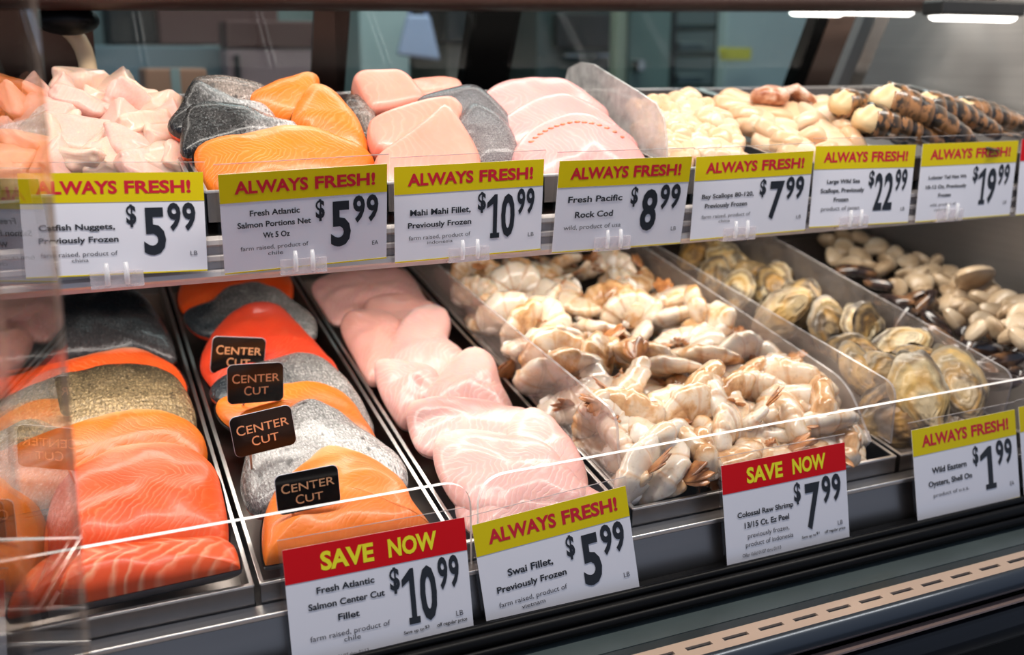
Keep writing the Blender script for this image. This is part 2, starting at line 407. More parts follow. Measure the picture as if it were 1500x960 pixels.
sign('yellow and white price sign for lobster tails at 19.99', (1352, 211), (1492, 206), (1341, 326), YU,
     [('Lobster Tail Net Wt', .09, .48, .41, .455), ('10-12 Oz, Previously', .07, .49, .53, .575), ('Frozen', .205, .335, .64, .69)], [('wild, product of', .13, .395, .765, .805), ('colombia', .18, .335, .835, .87)], '19', '99', ylim=UL)
sign('red and white price sign on the upper rail just past the lobster tails', (1497, 204), (1640, 196), (1487, 316), YU,
     [], [], '', '', '', save=True, ylim=UL)
offer = [('Save up to', .60, .715, .865, .90), ('$3', .72, .745, .855, .885), ('off regular price', .79, .965, .86, .90)]
YL = .764
sign('red and white price sign for salmon center cut fillet at 10.99', (413, 807), (680, 758), (431, 975), YL,
     [('Fresh Atlantic', .155, .465, .35, .405), ('Salmon Center Cut', .105, .515, .475, .53), ('Fillet', .255, .37, .60, .655)],
     [('farm raised, product of', .10, .53, .74, .785), ('chile', .275, .365, .80, .84), ('Offer Valid 01/07 thru 01/13', .12, .40, .935, .965)], '10', '99', save=True, hh=.107, extra=offer, ylim=LL)
sign('yellow and white price sign for swai fillet at 5.99', (691, 770), (916, 712), (707, 925), YL,
     [('Swai Fillet,', .17, .46, .46, .52), ('Previously Frozen', .09, .535, .595, .655)], [('farm raised, product of', .09, .525, .735, .78), ('vietnam', .225, .375, .81, .845)], '5', '99', hh=.107, ylim=LL)
offer1 = [('Save up to', .60, .715, .865, .90), ('$1', .72, .745, .855, .885), ('off regular price', .79, .965, .86, .90)]
sign('red and white price sign for colossal raw shrimp at 7.99', (1056, 683), (1237, 648), (1065, 830), YL,
     [('Colossal Raw Shrimp', .10, .545, .49, .545), ('13/15 Ct. Ez Peel', .15, .505, .60, .66)],
     [('previously frozen,', .17, .50, .715, .765), ('product of indonesia', .15, .53, .80, .85), ('Offer Valid 01/07 thru 01/13', .12, .425, .905, .94)], '7', '99', save=True, hh=.107, extra=offer1, ylim=LL)
sign('yellow and white price sign for wild eastern oysters at 1.99', (1335, 631), (1486, 600), (1353, 760), YL,
     [('Wild Eastern', .16, .49, .445, .51), ('Oysters, Shell On', .12, .535, .585, .65)], [('product of u.s.a.', .16, .50, .725, .765)], '1', '99', 'EA', hh=.107, ylim=LL)
sign('yellow and white price sign beside the oyster sign by the end of the counter', (1492, 597), (1640, 565), (1508, 722), YL,
     [], [], '', '', '', hh=.107, ylim=LL)

# clear plastic clips that hold the upper signs on the rail
CLIP = clear('clip_plastic', (.94, .92, .93), .9, .15, .26, (.85, .80, .82)); PRONG = clear('clip_prong', (.96, .96, .97), 1, .1, .42, (.95, .95, .97))
def clip_(px, py, what):
    p = atY(px, py, .922); t = thing('sign_clip', 'small clear plastic clip holding the %s sign to the rail' % what, 'clip', p, None, 'sign clips')
    b = bx(-.022, .022, -.0015, .0005, -.0065, .0085, .0008); box(b, -.022, .022, .0005, .008, -.0065, -.005)
    obj('base_plate', b, CLIP, t)
    for k in (-1, 1): obj('prong', smooth(tube(bmesh.new(), [(k * .008, -.003, -.003), (k * .008, -.0045, .006), (k * .008, -.0035, .0165)], [.0022, .0024, .0018], 8)), PRONG, t)
for px, py, wh in ((172, 411, 'catfish'), (445, 391, 'salmon portions'), (687, 374, 'mahi mahi'), (897, 358, 'rock cod'), (1083, 344, 'bay scallops'), (1250, 327, 'sea scallops'), (1391, 317, 'lobster tail')): clip_(px, py, wh)
# ------------------------------------------------------------------ steel pans and acrylic bins
def pan(name, label, xa, xb, ya, yb, rf, depth, group):
    t = thing(name, label, 'pan', ((xa + xb) / 2, ya, rf(ya) - depth), None, group); o = Vector(t.location)
    s = (rf(yb) - rf(ya)) / (yb - ya)
    def sheared(bm):
        for v in bm.verts: v.co.z += s * (v.co.y - ya)
        bm.transform(Matrix.Translation(-o)); return bm
    z1 = rf(ya); z0 = z1 - depth; k = .0018
    b = bx(xa, xb, ya, yb, z0, z0 + k)
    box(b, xa, xa + k, ya, yb, z0, z1); box(b, xb - k, xb, ya, yb, z0, z1); box(b, xa, xb, ya, ya + k, z0, z1); box(b, xa, xb, yb - k, yb, z0, z1)
    obj('basin', sheared(b), PAN, t)
    e = .0035
    r = bx(xa - .0008, xa + e, ya - .0008, yb, z1 - .0008, z1 + .0012, .0006); box(r, xb - e, xb + .0008, ya - .0008, yb, z1 - .0008, z1 + .0012, .0006)
    box(r, xa, xb, ya - .0015, ya + e * .8, z1 - .0008, z1 + .0014, .0006); box(r, xa, xb, yb - e, yb, z1 - .0008, z1 + .0014, .0006)
    obj('rim', sheared(r), RIMW, t); return t
LG = 'steel pans in the lower row'
YF, YB = .8, 1.62
for nm, xa, xb in (('salmon fillets', -.34, .107), ('center cut salmon', .113, .297), ('pale swai fillets', .303, .478), ('raw shrimp', .486, .835), ('oysters in their shells', .842, 1.022), ('clams and mussels', 1.03, 1.42)):
    pan('steel_pan', 'shallow steel pan in the lower row holding the ' + nm, xa, xb, YF + .002, YB, rim, .045, LG)
UG = 'steel pans on the upper shelf'
UX = [-.07, .107, .281, .453, .626, .79, .956, 1.42]
for nm, i in (('catfish nuggets', 0), ('salmon portions', 1), ('mahi mahi blocks', 2), ('rock cod fillets', 3), ('bay scallops', 4), ('sea scallops', 5), ('lobster tails', 6)):
    pan('steel_pan', ('wide' if i == 6 else 'narrow') + ' steel pan on the upper shelf holding the ' + nm, UX[i] + .003, UX[i + 1] - .003, .957, 1.42, urim, .030, UG)
pan('steel_pan', 'narrow steel pan on the upper shelf by the glass end', -.24, -.073, .957, 1.42, urim, .030, UG)

def sheet(name, label, cat, pts, thick, d, group=None, mat=None, edge=None, round_=()):
    """a clear sheet cut to an outline (world points in one plane), with a polished rim, by default painted white for piped light"""
    pts = [Vector(p) for p in pts]; out = []
    for i, p in enumerate(pts):                          # rounded corners where asked for
        r = dict(round_).get(i)
        if not r: out.append(p); continue
        a, b = (pts[i - 1] - p).normalized(), (pts[(i + 1) % len(pts)] - p).normalized()
        A, B = p + a * r, p + b * r
        for k in range(9):
            q = k / 8; out.append(A * (1 - q) ** 2 + p * 2 * q * (1 - q) + B * q * q)
    c = sum(out, Vector()) / len(out); c.z = min(p.z for p in out); t = thing(name, label, cat, c, None, group); d = Vector(d).normalized() * thick
    bm = bmesh.new(); A = [bm.verts.new(p - c) for p in out]; B = [bm.verts.new(p - c + d) for p in out]
    bm.faces.new(A); bm.faces.new(B[::-1]); bmesh.ops.recalc_face_normals(bm, faces=bm.faces)
    obj('sheet', bm, mat or ACRYL, t)
    bm = bmesh.new(); A = [bm.verts.new(p - c) for p in out]; B = [bm.verts.new(p - c + d) for p in out]
    for i in range(len(out)): bm.faces.new((A[i], B[i], B[(i + 1) % len(out)], A[(i + 1) % len(out)]))
    obj('polished_edge', bm, edge or EDGE, t); return t
GY = .7925
g = [Vector((X0, GY, H - .373)), Vector((.307, GY, H - .371)), Vector((.307, GY, H - .459)), Vector((X0, GY, H - .459))]
sheet('acrylic_guard', 'low clear acrylic guard with one rounded corner ahead of the salmon pans', 'guard', g, .005, (0, 1, 0), 'acrylic guards', round_=((1, .030),))
g = [Vector((.314, GY, H - .371)), Vector((1.43, GY, H - .362)), Vector((1.43, GY, H - .459)), Vector((.314, GY, H - .459))]
sheet('acrylic_guard', 'long clear acrylic guard running ahead of the swai, shrimp and oysters', 'guard', g, .005, (0, 1, 0), 'acrylic guards', round_=((0, .030),))
def binside(label, X, f, b, front_y, r=.02):
    p = [atX(*b, X), atX(*f, X)]
    s = (p[0].z - p[1].z) / (p[0].y - p[1].y); p[0] = Vector((X, 1.6, p[1].z + s * (1.6 - p[1].y)))
    p += [Vector((X, front_y, rim(front_y) + .002)), Vector((X, 1.6, rim(1.6) + .002))]
    sheet('acrylic_divider', label, 'divider', p, .0035, (1, 0, 0), 'acrylic dividers', mat=ACRYL_D, edge=EDGE2, round_=((1, r),))
binside('tall clear acrylic divider between the swai and the shrimp', .489, (901, 606), (640, 388), .835)
binside('clear acrylic side of the shrimp bin beside the oysters', .826, (1240, 560), (1000, 400), .835, .03)
binside('clear acrylic divider along the oysters facing the shrimp', .847, (1312, 565), (1030, 400), .825)
binside('clear acrylic divider between the oysters and the mussels', 1.026, (1485, 548), (1330, 460), .825)
# frosted divider standing between the cod and the bay scallops
o = [(826, 122), (832, 100), (850, 91), (868, 94), (940, 138), (960, 152), (971, 172), (975, 200), (976, 262), (905, 275), (860, 190)]
sheet('frosted_divider', 'frosted clear plastic divider with rounded top leaning between rock cod and bay scallops', 'divider', [atX(px, py, .622) for px, py in o], .003, (1, 0, 0), None, FROST, FROST, ((0, .012), (4, .012)))

# glass end panel: two panes that start close to the customer and end at the case
def gl(Y, z): return Vector((-.13 + .19 * Y, Y, z))
def pane(label, y_top, y_bot, off):
    zt, zb = H + .16, H - .56
    n = Vector((.982, -.188, 0))
    p = [gl(.30, zt), gl(y_top, zt), gl(y_bot, zb), gl(.30, zb)]
    p = [q - n * off for q in p]
    sheet('glass_end_panel', label, 'glass panel', p, .004, -n, 'glass end panels', GLASS, GLASS_EDGE)
pane('clear slanted glass end panel closing the case beside the salmon', .664, .545, 0)
pane('shorter clear glass pane fixed along the end panel, nearer the customer', .575, .470, .010)
# ------------------------------------------------------------------ fish
def cat_rom(P, n):
    """closed Catmull-Rom through P, n evenly spaced samples"""
    pts = []; m = len(P)
    for i in range(m):
        p0, p1, p2, p3 = P[i - 1], P[i], P[(i + 1) % m], P[(i + 2) % m]
        for k in range(16):
            t = k / 16
            pts.append(.5 * ((2 * p1) + (p2 - p0) * t + (2 * p0 - 5 * p1 + 4 * p2 - p3) * t * t + (3 * p1 - p0 - 3 * p2 + p3) * t ** 3))
    return resample(pts, n)
def chaikin(P, n, k=3, q=.16):
    for j in range(k):
        Q = []
        for i in range(len(P)):
            a, b = P[i], P[(i + 1) % len(P)]; f = q if j == 0 else .25
            Q += [a * (1 - f) + b * f, a * f + b * (1 - f)]
        P = Q
    return resample(P, n)
def resample(pts, n):
    L = [0]; m = len(pts)
    for i in range(m): L.append(L[-1] + (pts[(i + 1) % m] - pts[i]).length)
    out = []; j = 0
    for k in range(n):
        d = L[-1] * k / n
        while L[j + 1] < d: j += 1
        f = (d - L[j]) / max(1e-9, L[j + 1] - L[j]); out.append(pts[j] * (1 - f) + pts[(j + 1) % m] * f)
    return out
def area_of(P):
    a = cx = cy = 0
    for i in range(len(P)):
        p, q = P[i], P[(i + 1) % len(P)]; c = p.x * q.y - q.x * p.y; a += c; cx += (p.x + q.x) * c; cy += (p.y + q.y) * c
    return a / 2, Vector((cx / 3 / a, cy / 3 / a))
def slab_mesh(O, top, bot, p=2.6, rings=12, wob=.0024, ws=45, seed=0, arch=(0, 0), lower=False, curl=0):
    """rounded slab over outline O (plane coordinates around 0): the upper skin, or with lower=True the underside"""
    bm = bmesh.new(); n = len(O); off = Vector((seed * 3.7, seed * 1.3, 0))
    hx = max(abs(q.x) for q in O); hy = max(abs(q.y) for q in O)
    def zz(x, y, s):
        e = max(0, 1 - s ** p) ** (1 / p)
        w = noise.noise(Vector((x, y, 0)) * ws + off) * wob + noise.noise(Vector((x, y, 0)) * ws * .35 + off) * wob * 2
        b = -arch[0] * (x / hx) ** 2 - arch[1] * (y / hy) ** 2 + curl * (x / hx) * (y / hy)
        return b + (-bot * min(1, e * 1.6) if lower else top * e + w * min(1, e * 2))
    ss = [1 - (1 - k / rings) ** 1.8 for k in range(1, rings + 1)]
    la = bm.verts.layers.float.new('rimband')
    c = bm.verts.new((0, 0, zz(0, 0, 0))); R_ = []
    for s in ss:
        R_.append([bm.verts.new((q.x * s, q.y * s, zz(q.x * s, q.y * s, s))) for q in O])
        for w_, q in zip(R_[-1], O): w_[la] = s * max(0, q.y / hy)
    for k in range(n): bm.faces.new((c, R_[0][k], R_[0][(k + 1) % n]))
    for i in range(len(R_) - 1):
        for k in range(n): bm.faces.new((R_[i][k], R_[i + 1][k], R_[i + 1][(k + 1) % n], R_[i][(k + 1) % n]))
    smooth(bm); bmesh.ops.recalc_face_normals(bm, faces=bm.faces)
    if (bm.faces[0].normal.z < 0) != lower: bmesh.ops.reverse_faces(bm, faces=bm.faces[:])
    return bm
NSEED = [0]
def slab(name, label, cat, plane, outline, top, bot, upper, under, group=None, sharp=False, p=2.4, wob=.0024, arch=(0, 0), rot=0, curl=0, ws=45, n=64, ylim=None, xlim=None):
    """a fillet or cut: outline given where the photograph shows it, laid on its own tilted surface"""
    NSEED[0] += 1; sd = NSEED[0]
    P = [plane.loc(*q) for q in outline]
    P = chaikin(P, n) if sharp else cat_rom(P, n)
    if ylim:                                              # cut off where the guard or pan stops it
        for q in P:
            y = plane.o.y + plane.u.y * q.x + plane.v.y * q.y
            if y < ylim: q.y += (ylim - y) / plane.v.y
    if xlim:
        c0 = area_of(P)[1].x
        for lim, sg in ((xlim[1] - plane.o.x - c0, 1), (c0 - xlim[0] + plane.o.x, -1)):
            far = max((q.x - c0) * sg for q in P)
            if far > lim:                                 # squeezed by the pan's wall, staying rounded
                for q in P:
                    if (q.x - c0) * sg > 0: q.x = c0 + (q.x - c0) * lim / far
    a, c = area_of(P)
    if a < 0: P = P[::-1]
    P = [q - c for q in P]
    r = Matrix.Rotation(R(-rot), 2); P = [r @ q for q in P]
    M3 = plane.rot @ Matrix.Rotation(R(rot), 3, 'Z')
    t = thing(name, label, cat, plane.o + plane.u * c.x + plane.v * c.y, M3, group)
    obj(upper[0], slab_mesh(P, top, bot, p, seed=sd, wob=wob, arch=arch, curl=curl, ws=ws), upper[1], t)
    if under[0] == 'skin': P = [q * (1.022 if 'salmon' in name else 1.012) for q in P]    # the skin shows as a thin dark line round the flesh
    obj(under[0], slab_mesh(P, top, bot, p, seed=sd, arch=arch, lower=True, curl=curl), under[1], t)
    return t

def flesh(name, base, deep, line, lw=.5, scale=95, bend=6, strength=.25, wet=.35, sss=.25, fan=1.0, band=None):
    """fish muscle: thin pale zig-zag lines between the flakes"""
    s = NB(name); v = s.mp((1, 1, 0), rand=3)
    x = s.sep(s.tc(), 0); y = s.sep(s.tc(), 1)
    zig = s.math('ABSOLUTE', s.math('ADD', y, -.004)); zig = s.math('POWER', s.math('ADD', zig, .002), .8)
    u = s.math('ADD', s.math('ADD', x, s.math('MULTIPLY', zig, bend * .1 * fan)), s.math('MULTIPLY', s.noise(24, 3, v), .055))
    saw = s.math('FRACT', s.math('MULTIPLY', u, scale))
    ln = s.ramp(saw, [(0, 1.0), (.10, .55), (.30, 0), (.82, 0), (1, 1.0)])
    lnm = s.math('MULTIPLY', ln, s.math('MULTIPLY', s.ramp(s.noise(16, 2, v), [(.35, 0.0), (.65, 1.0)]), lw))
    c = s.mix(s.noise(18, 4, v), base, deep)
    c = s.mix(lnm, c, line)
    if band:
        at = s.n('ShaderNodeAttribute', attribute_name='rimband')
        c = s.mix(s.math('MULTIPLY', s.ramp(s.math('ADD', at.outputs['Fac'], s.math('MULTIPLY', s.noise(30, 3, v), .25)), [(.72, 0.0), (.96, 1.0)]), .75), c, band)
    s.bump(s.math('ADD', s.math('MULTIPLY', ln, -.6), s.noise(220, 3, v)), strength, .0012)
    return s.fin(c, s.math('ADD', s.math('MULTIPLY', s.noise(60, 3, v), .25), .28), sss=sss, rad=(1, .35, .15), srad=.006, coat=wet)
def skin(name, dark, light, a, b, axis=1, flip=False, spots=.5, sc=330, metal=.35, spot_col=(.012, .012, .014), speck=.7, bmp=.75):
    """scaly fish skin running from dark back to silver belly between a and b along one axis"""
    s = NB(name); co = s.sep(s.tc('Generated'), axis); v = s.mp((1, .55, .4), rand=3)
    big = s.noise(20, 5, v, .6, .8)
    f = s.math('ADD', co, s.math('MULTIPLY', s.math('SUBTRACT', big, .5), .8))
    g = s.ramp(f, [(a, dark if not flip else light), (b, light if not flip else dark)])
    sca = s.voro(sc, v, rnd=.6); fine = s.noise(sc * 1.6, 3, v, .65)
    g = s.mix(s.math('MULTIPLY', s.ramp(sca, [(.10, .0), (.55, 1.0)]), speck), g, s.mix(.7, g, dark))
    gl = s.math('MULTIPLY', s.ramp(fine, [(.54, 0.0), (.68, 1.0)]), s.math('ADD', .12, s.math('MULTIPLY', s.ramp(f, [(a, 0.0 if not flip else 1.0), (b, 1.0 if not flip else 0.0)]), .6)))
    g = s.mix(s.math('MULTIPLY', gl, speck), g, light)
    g = s.mix(s.math('MULTIPLY', s.ramp(fine, [(.34, 1.0), (.46, 0.0)]), speck), g, dark)
    sp = s.ramp(s.voro(sc * .32, v), [(.18, 1.0), (.34, 0.0)])
    g = s.mix(s.math('MULTIPLY', sp, s.math('MULTIPLY', s.ramp(s.noise(40, 3, v), [(.4, 0.0), (.6, 1.0)]), spots)), g, spot_col)
    s.bump(s.math('ADD', s.math('MULTIPLY', fine, 1.3), s.math('SUBTRACT', s.math('MULTIPLY', big, .8), sca)), bmp, .002)
    return s.fin(g, s.math('ADD', s.math('MULTIPLY', fine, .25), .12), metal=metal, coat=.35)
OR_L = (.98, .56, .30)
SAL = flesh('salmon_flesh', (.90, .125, .014), (.84, .060, .008), OR_L, .20, 150, 5, wet=.15, band=(.96, .48, .30))
SAL_Y = flesh('golden_salmon_flesh', (.92, .265, .012), (.90, .15, .010), (1, .55, .22), .26, 140, 5, wet=.2, band=(.96, .48, .22))
SAL_R = flesh('red_salmon_flesh', (.78, .065, .018), (.66, .035, .012), (.9, .22, .1), .35, 190)
SAL_C = flesh('belly_salmon_flesh', (.90, .135, .022), (.82, .060, .010), (1, .52, .30), .8, 62, 6, wet=.15)
SK_DARK = skin('dark_blue_salmon_skin', (.008, .011, .015), (.16, .15, .155), .0, .55, 1, True, .25, 260, speck=.4, bmp=.35)
SK_GOLD = skin('golden_brown_salmon_skin', (.05, .04, .028), (.60, .43, .22), .35, 1.0, 1, True, .4, 260)
SK_GREY = skin('grey_salmon_skin', (.035, .045, .055), (.66, .63, .60), .15, .8, 0, False, .3, 300)
SK_SPEC = skin('speckled_silver_salmon_skin', (.16, .16, .16), (.78, .77, .75), .0, .6, 0, False, .75, 300)
SK_PORT = skin('black_and_silver_salmon_skin', (.005, .005, .006), (.86, .83, .82), .35, .85, 0, False, .6, 300, .12, bmp=.5)
SK_BROWN = skin('spotted_brown_salmon_skin', (.03, .022, .018), (.48, .38, .33), .15, .6, 0, False, .9, 280)
SK_UND = plain('thin_dark_skin', (.06, .05, .055), .3)
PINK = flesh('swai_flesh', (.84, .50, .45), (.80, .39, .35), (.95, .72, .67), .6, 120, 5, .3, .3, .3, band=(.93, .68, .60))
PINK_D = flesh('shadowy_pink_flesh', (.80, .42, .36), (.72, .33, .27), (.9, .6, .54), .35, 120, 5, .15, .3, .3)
COD = flesh('rock_cod_flesh', (.84, .46, .43), (.78, .32, .30), (.93, .66, .62), .5, 130, 4, .15, .3, .3)
MAHI = flesh('mahi_flesh', (.84, .40, .31), (.78, .28, .20), (.90, .54, .44), .3, 90, 2, .12, .25, .3)
MAHI_E = flesh('mahi_bloodline_flesh', (.86, .30, .14), (.80, .24, .12), (.9, .45, .3), .2, 60, 2, .12, .25, .3)
MAHI_S = skin('grey_mahi_skin', (.10, .085, .095), (.50, .45, .44), .1, .9, 1, True, .25, 600, .25)
CATF = flesh('catfish_flesh', (.82, .60, .47), (.78, .47, .36), (.95, .85, .75), .3, 80, 4, .3, .6, .4)
CATF_P = flesh('pink_catfish_flesh', (.84, .54, .45), (.78, .38, .31), (.92, .70, .60), .35, 80, 4, .2, .3, .3)
F1, U1 = 'flesh', 'skin'
SG = 'large salmon fillets'
# -- large fillets, rear to front
XL = {'large salmon fillets': (-.32, .099), 'center cut salmon pieces': (.119, .291), 'swai fillets': (.309, .472)}
def uplift(py): return .046 - max(0, py - 140) * .00043
def fil(label, out, lift, al, top, up, un, grp, name='salmon_fillet', cat='fish fillet', **k):
    cx = sum(q[0] for q in out) / len(out); cy = sum(q[1] for q in out) / len(out)
    upper = k.pop('upper', False); k.setdefault('ylim', .966 if upper else .808)
    if grp in XL: k.setdefault('xlim', XL[grp])
    if upper: lift = uplift(cy) + (lift - .03) * .25
    return slab(name, label, cat, spot(cx, cy, lift, al, k.pop('be', 0), 0, upper), out, top, k.pop('bot', .012), up, un, grp, **k)
SKU = lambda m: ('skin', m)
FLE = lambda m: ('flesh', m)
fil('dark blue-black salmon fillet lying skin up deepest in the first pan', [(-60, 520), (0, 480), (90, 436), (150, 427), (207, 430), (246, 466), (272, 530), (200, 522), (140, 524), (60, 536), (-30, 545)], .004, 17, .026, SKU(SK_DARK), FLE(SAL), SG)
fil('orange salmon fillet showing a narrow band between the dark fillet and the golden-brown one', [(-60, 580), (0, 562), (100, 535), (190, 513), (240, 522), (280, 546), (285, 580), (200, 600), (100, 610), (-40, 625)], .006, 17, .018, FLE(SAL), SKU(SK_UND), SG)
fil('golden-brown salmon fillet lying skin up in the middle of its pan', [(-60, 625), (0, 592), (60, 566), (120, 550), (185, 539), (255, 545), (288, 575), (303, 615), (290, 645), (200, 660), (100, 668), (-50, 690)], .010, 17, .024, SKU(SK_GOLD), FLE(SAL), SG)
fil('wide golden-orange salmon fillet below the golden-brown one', [(-60, 705), (40, 655), (110, 632), (190, 613), (265, 608), (320, 622), (345, 652), (336, 690), (300, 720), (200, 730), (100, 740), (-40, 760)], .015, 18, .028, FLE(SAL_Y), SKU(SK_UND), SG)
fil('largest plump orange salmon fillet with rounded end behind the acrylic guard', [(66, 790), (78, 735), (108, 703), (165, 674), (232, 661), (286, 669), (326, 692), (341, 730), (348, 780), (335, 805), (250, 818), (120, 828), (72, 825)], .026, 18, .034, FLE(SAL), SKU(SK_UND), SG, curl=.004)
fil('orange salmon belly fillet with bold white lines curling at the pan rim behind the guard', [(10, 900), (40, 850), (110, 812), (200, 800), (300, 795), (350, 800), (362, 840), (357, 872), (300, 892), (200, 914), (120, 922), (40, 920)], .012, 16, .022, FLE(SAL_C), SKU(SK_UND), SG, curl=-.004)
CG = 'center cut salmon pieces'
fil('orange center cut salmon piece deepest in its pan under the shelf', [(252, 425), (300, 410), (360, 400), (425, 402), (432, 440), (380, 455), (265, 465)], .0, 14, .018, FLE(SAL), SKU(SK_UND), CG)
fil('silver-grey salmon piece lying skin up behind the red center cut piece', [(253, 462), (300, 445), (335, 425), (366, 417), (402, 428), (434, 446), (461, 466), (466, 492), (450, 500), (400, 505), (320, 500), (270, 490)], .004, 17, .02, SKU(SK_GREY), FLE(SAL_R), CG)
fil('deep red center cut salmon piece under the hindmost black tag', [(268, 540), (282, 510), (310, 480), (350, 457), (392, 450), (420, 462), (446, 490), (478, 525), (493, 540), (490, 560), (400, 570), (310, 580), (280, 565)], .010, 18, .024, FLE(SAL_R), SKU(SK_UND), CG)
fil('dark grey salmon piece lying skin up between red and orange center cut pieces', [(298, 572), (345, 545), (400, 530), (440, 519), (477, 530), (517, 570), (538, 605), (547, 640), (500, 645), (400, 620), (315, 595)], .008, 17, .018, SKU(SK_GREY), FLE(SAL), CG)
fil('orange center cut salmon piece beside the second and third black tags', [(298, 595), (340, 585), (400, 573), (440, 567), (482, 571), (512, 587), (533, 617), (553, 652), (545, 672), (480, 662), (400, 655), (330, 635), (300, 615)], .012, 18, .022, FLE(SAL_Y), SKU(SK_UND), CG)
fil('silver speckled salmon piece lying skin up with the third black tag stuck in it', [(335, 720), (342, 685), (355, 655), (385, 625), (425, 602), (452, 592), (482, 602), (542, 642), (588, 680), (598, 712), (580, 735), (500, 745), (390, 760), (350, 755)], .014, 18, .026, SKU(SK_SPEC), FLE(SAL_R), CG)
fil('orange center cut salmon piece with the lowest black tag behind the guard', [(362, 795), (375, 750), (400, 715), (440, 690), (475, 667), (512, 668), (552, 690), (592, 717), (605, 742), (632, 775), (642, 810), (560, 855), (430, 870), (372, 848)], .016, 16, .030, FLE(SAL_Y), SKU(SK_UND), CG, curl=.004)
WG = 'swai fillets'
sw = dict(name='swai_fillet')
for lab, out, lift, al, top, m in (
    ('pale pink swai fillet deepest in its pan under the shelf', [(445, 418), (500, 398), (560, 392), (600, 400), (625, 432), (630, 450), (580, 452), (530, 465), (480, 480), (458, 455)], 0, 13, .018, PINK),
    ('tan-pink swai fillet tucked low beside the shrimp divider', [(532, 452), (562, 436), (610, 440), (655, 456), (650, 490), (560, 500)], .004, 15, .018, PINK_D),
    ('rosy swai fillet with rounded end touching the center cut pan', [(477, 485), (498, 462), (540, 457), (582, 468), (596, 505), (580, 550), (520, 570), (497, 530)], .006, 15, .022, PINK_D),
    ('pink swai fillet standing rounded against the shrimp divider', [(570, 515), (588, 475), (616, 452), (648, 455), (660, 478), (657, 503), (682, 525), (690, 555), (640, 580), (575, 560)], .008, 16, .024, PINK),
    ('pale swai fillet with white edge crossing the middle of its pan', [(510, 575), (522, 542), (560, 529), (620, 540), (645, 562), (625, 620), (560, 632), (525, 605)], .010, 16, .022, PINK),
    ('narrow swai fillet with a rounded tip near the shrimp divider', [(615, 590), (640, 556), (672, 522), (698, 513), (722, 530), (733, 562), (752, 602), (740, 632), (650, 632)], .012, 16, .024, PINK),
    ('ribbed pale pink swai fillet lying across below the narrow one', [(545, 650), (553, 606), (600, 590), (680, 588), (742, 600), (785, 614), (770, 665), (660, 675), (570, 675)], .014, 15, .022, PINK),
    ('swai fillet with frayed pale edge overhanging the rim by the shrimp', [(740, 640), (752, 612), (788, 606), (832, 640), (862, 692), (855, 730), (790, 720), (740, 690)], .013, 15, .022, PINK),
    ('broad pale swai fillet lying across just behind the guard', [(575, 700), (592, 655), (640, 638), (720, 638), (800, 660), (842, 700), (855, 745), (700, 770), (610, 755)], .016, 15, .024, PINK),
    ('lowest swai fillet pressed against the acrylic guard', [(600, 770), (640, 715), (700, 700), (800, 693), (875, 722), (905, 750), (860, 790), (760, 810), (660, 805)], .002, 13, .018, PINK)):
    fil(lab, out, lift, al + 5, top, FLE(m), ('underside', m), WG, wob=.0030, ws=55, curl=.002, p=2.1, **sw)
# -- upper shelf
PG = 'salmon portions'
up = dict(upper=True, name='salmon_portion', cat='fish portion')
for lab, out, lift, al, top, a, b, kw in (
    ('pale silver salmon portion peeping out behind the orange portions', [(498, 152), (520, 144), (545, 150), (552, 205), (530, 210), (505, 180)], .028, 30, .016, SKU(SK_BROWN), FLE(SAL), {}),
    ('brown spotted salmon portion lying skin up on top of the black ones', [(252, 180), (270, 150), (280, 124), (295, 117), (340, 117), (388, 130), (395, 150), (340, 170), (280, 190)], .040, 40, .016, SKU(SK_BROWN), FLE(SAL), {}),
    ('black salmon portion with pointed corner, middle of three lying skin up', [(245, 186), (262, 160), (276, 130), (288, 123), (310, 133), (350, 150), (392, 160), (402, 190), (330, 205), (268, 205)], .038, 42, .016, SKU(SK_PORT), FLE(SAL), {}),
    ('black and silver salmon portion lying skin up above the orange one by the sign', [(264, 224), (270, 170), (285, 157), (310, 154), (355, 160), (405, 178), (457, 193), (425, 210), (370, 215), (320, 225), (285, 232)], .034, 40, .018, SKU(SK_PORT), FLE(SAL), {}),
    ('bright orange salmon portion at the top of the heap, blunt end upward', [(360, 152), (395, 130), (430, 119), (456, 112), (468, 122), (462, 150), (440, 185), (395, 178)], .040, 42, .02, FLE(SAL_Y), SKU(SK_UND), {}),
    ('orange salmon portion with white streaks sloping toward the mahi blocks', [(425, 182), (444, 142), (460, 127), (490, 140), (507, 160), (526, 185), (538, 217), (532, 240), (490, 240), (450, 205)], .034, 40, .022, FLE(SAL_Y), SKU(SK_UND), {}),
    ('broad orange salmon portion lying right behind its price sign', [(284, 227), (310, 209), (345, 205), (385, 195), (420, 190), (470, 196), (512, 211), (542, 230), (548, 250), (525, 285), (420, 295), (330, 300), (298, 275)], .022, 44, .024, FLE(SAL_Y), SKU(SK_UND), {})):
    fil(lab, out, lift, al, top, a, b, PG, wob=.0012, **up, **kw)
MG = 'mahi mahi pieces'
up = dict(upper=True, cat='fish piece')
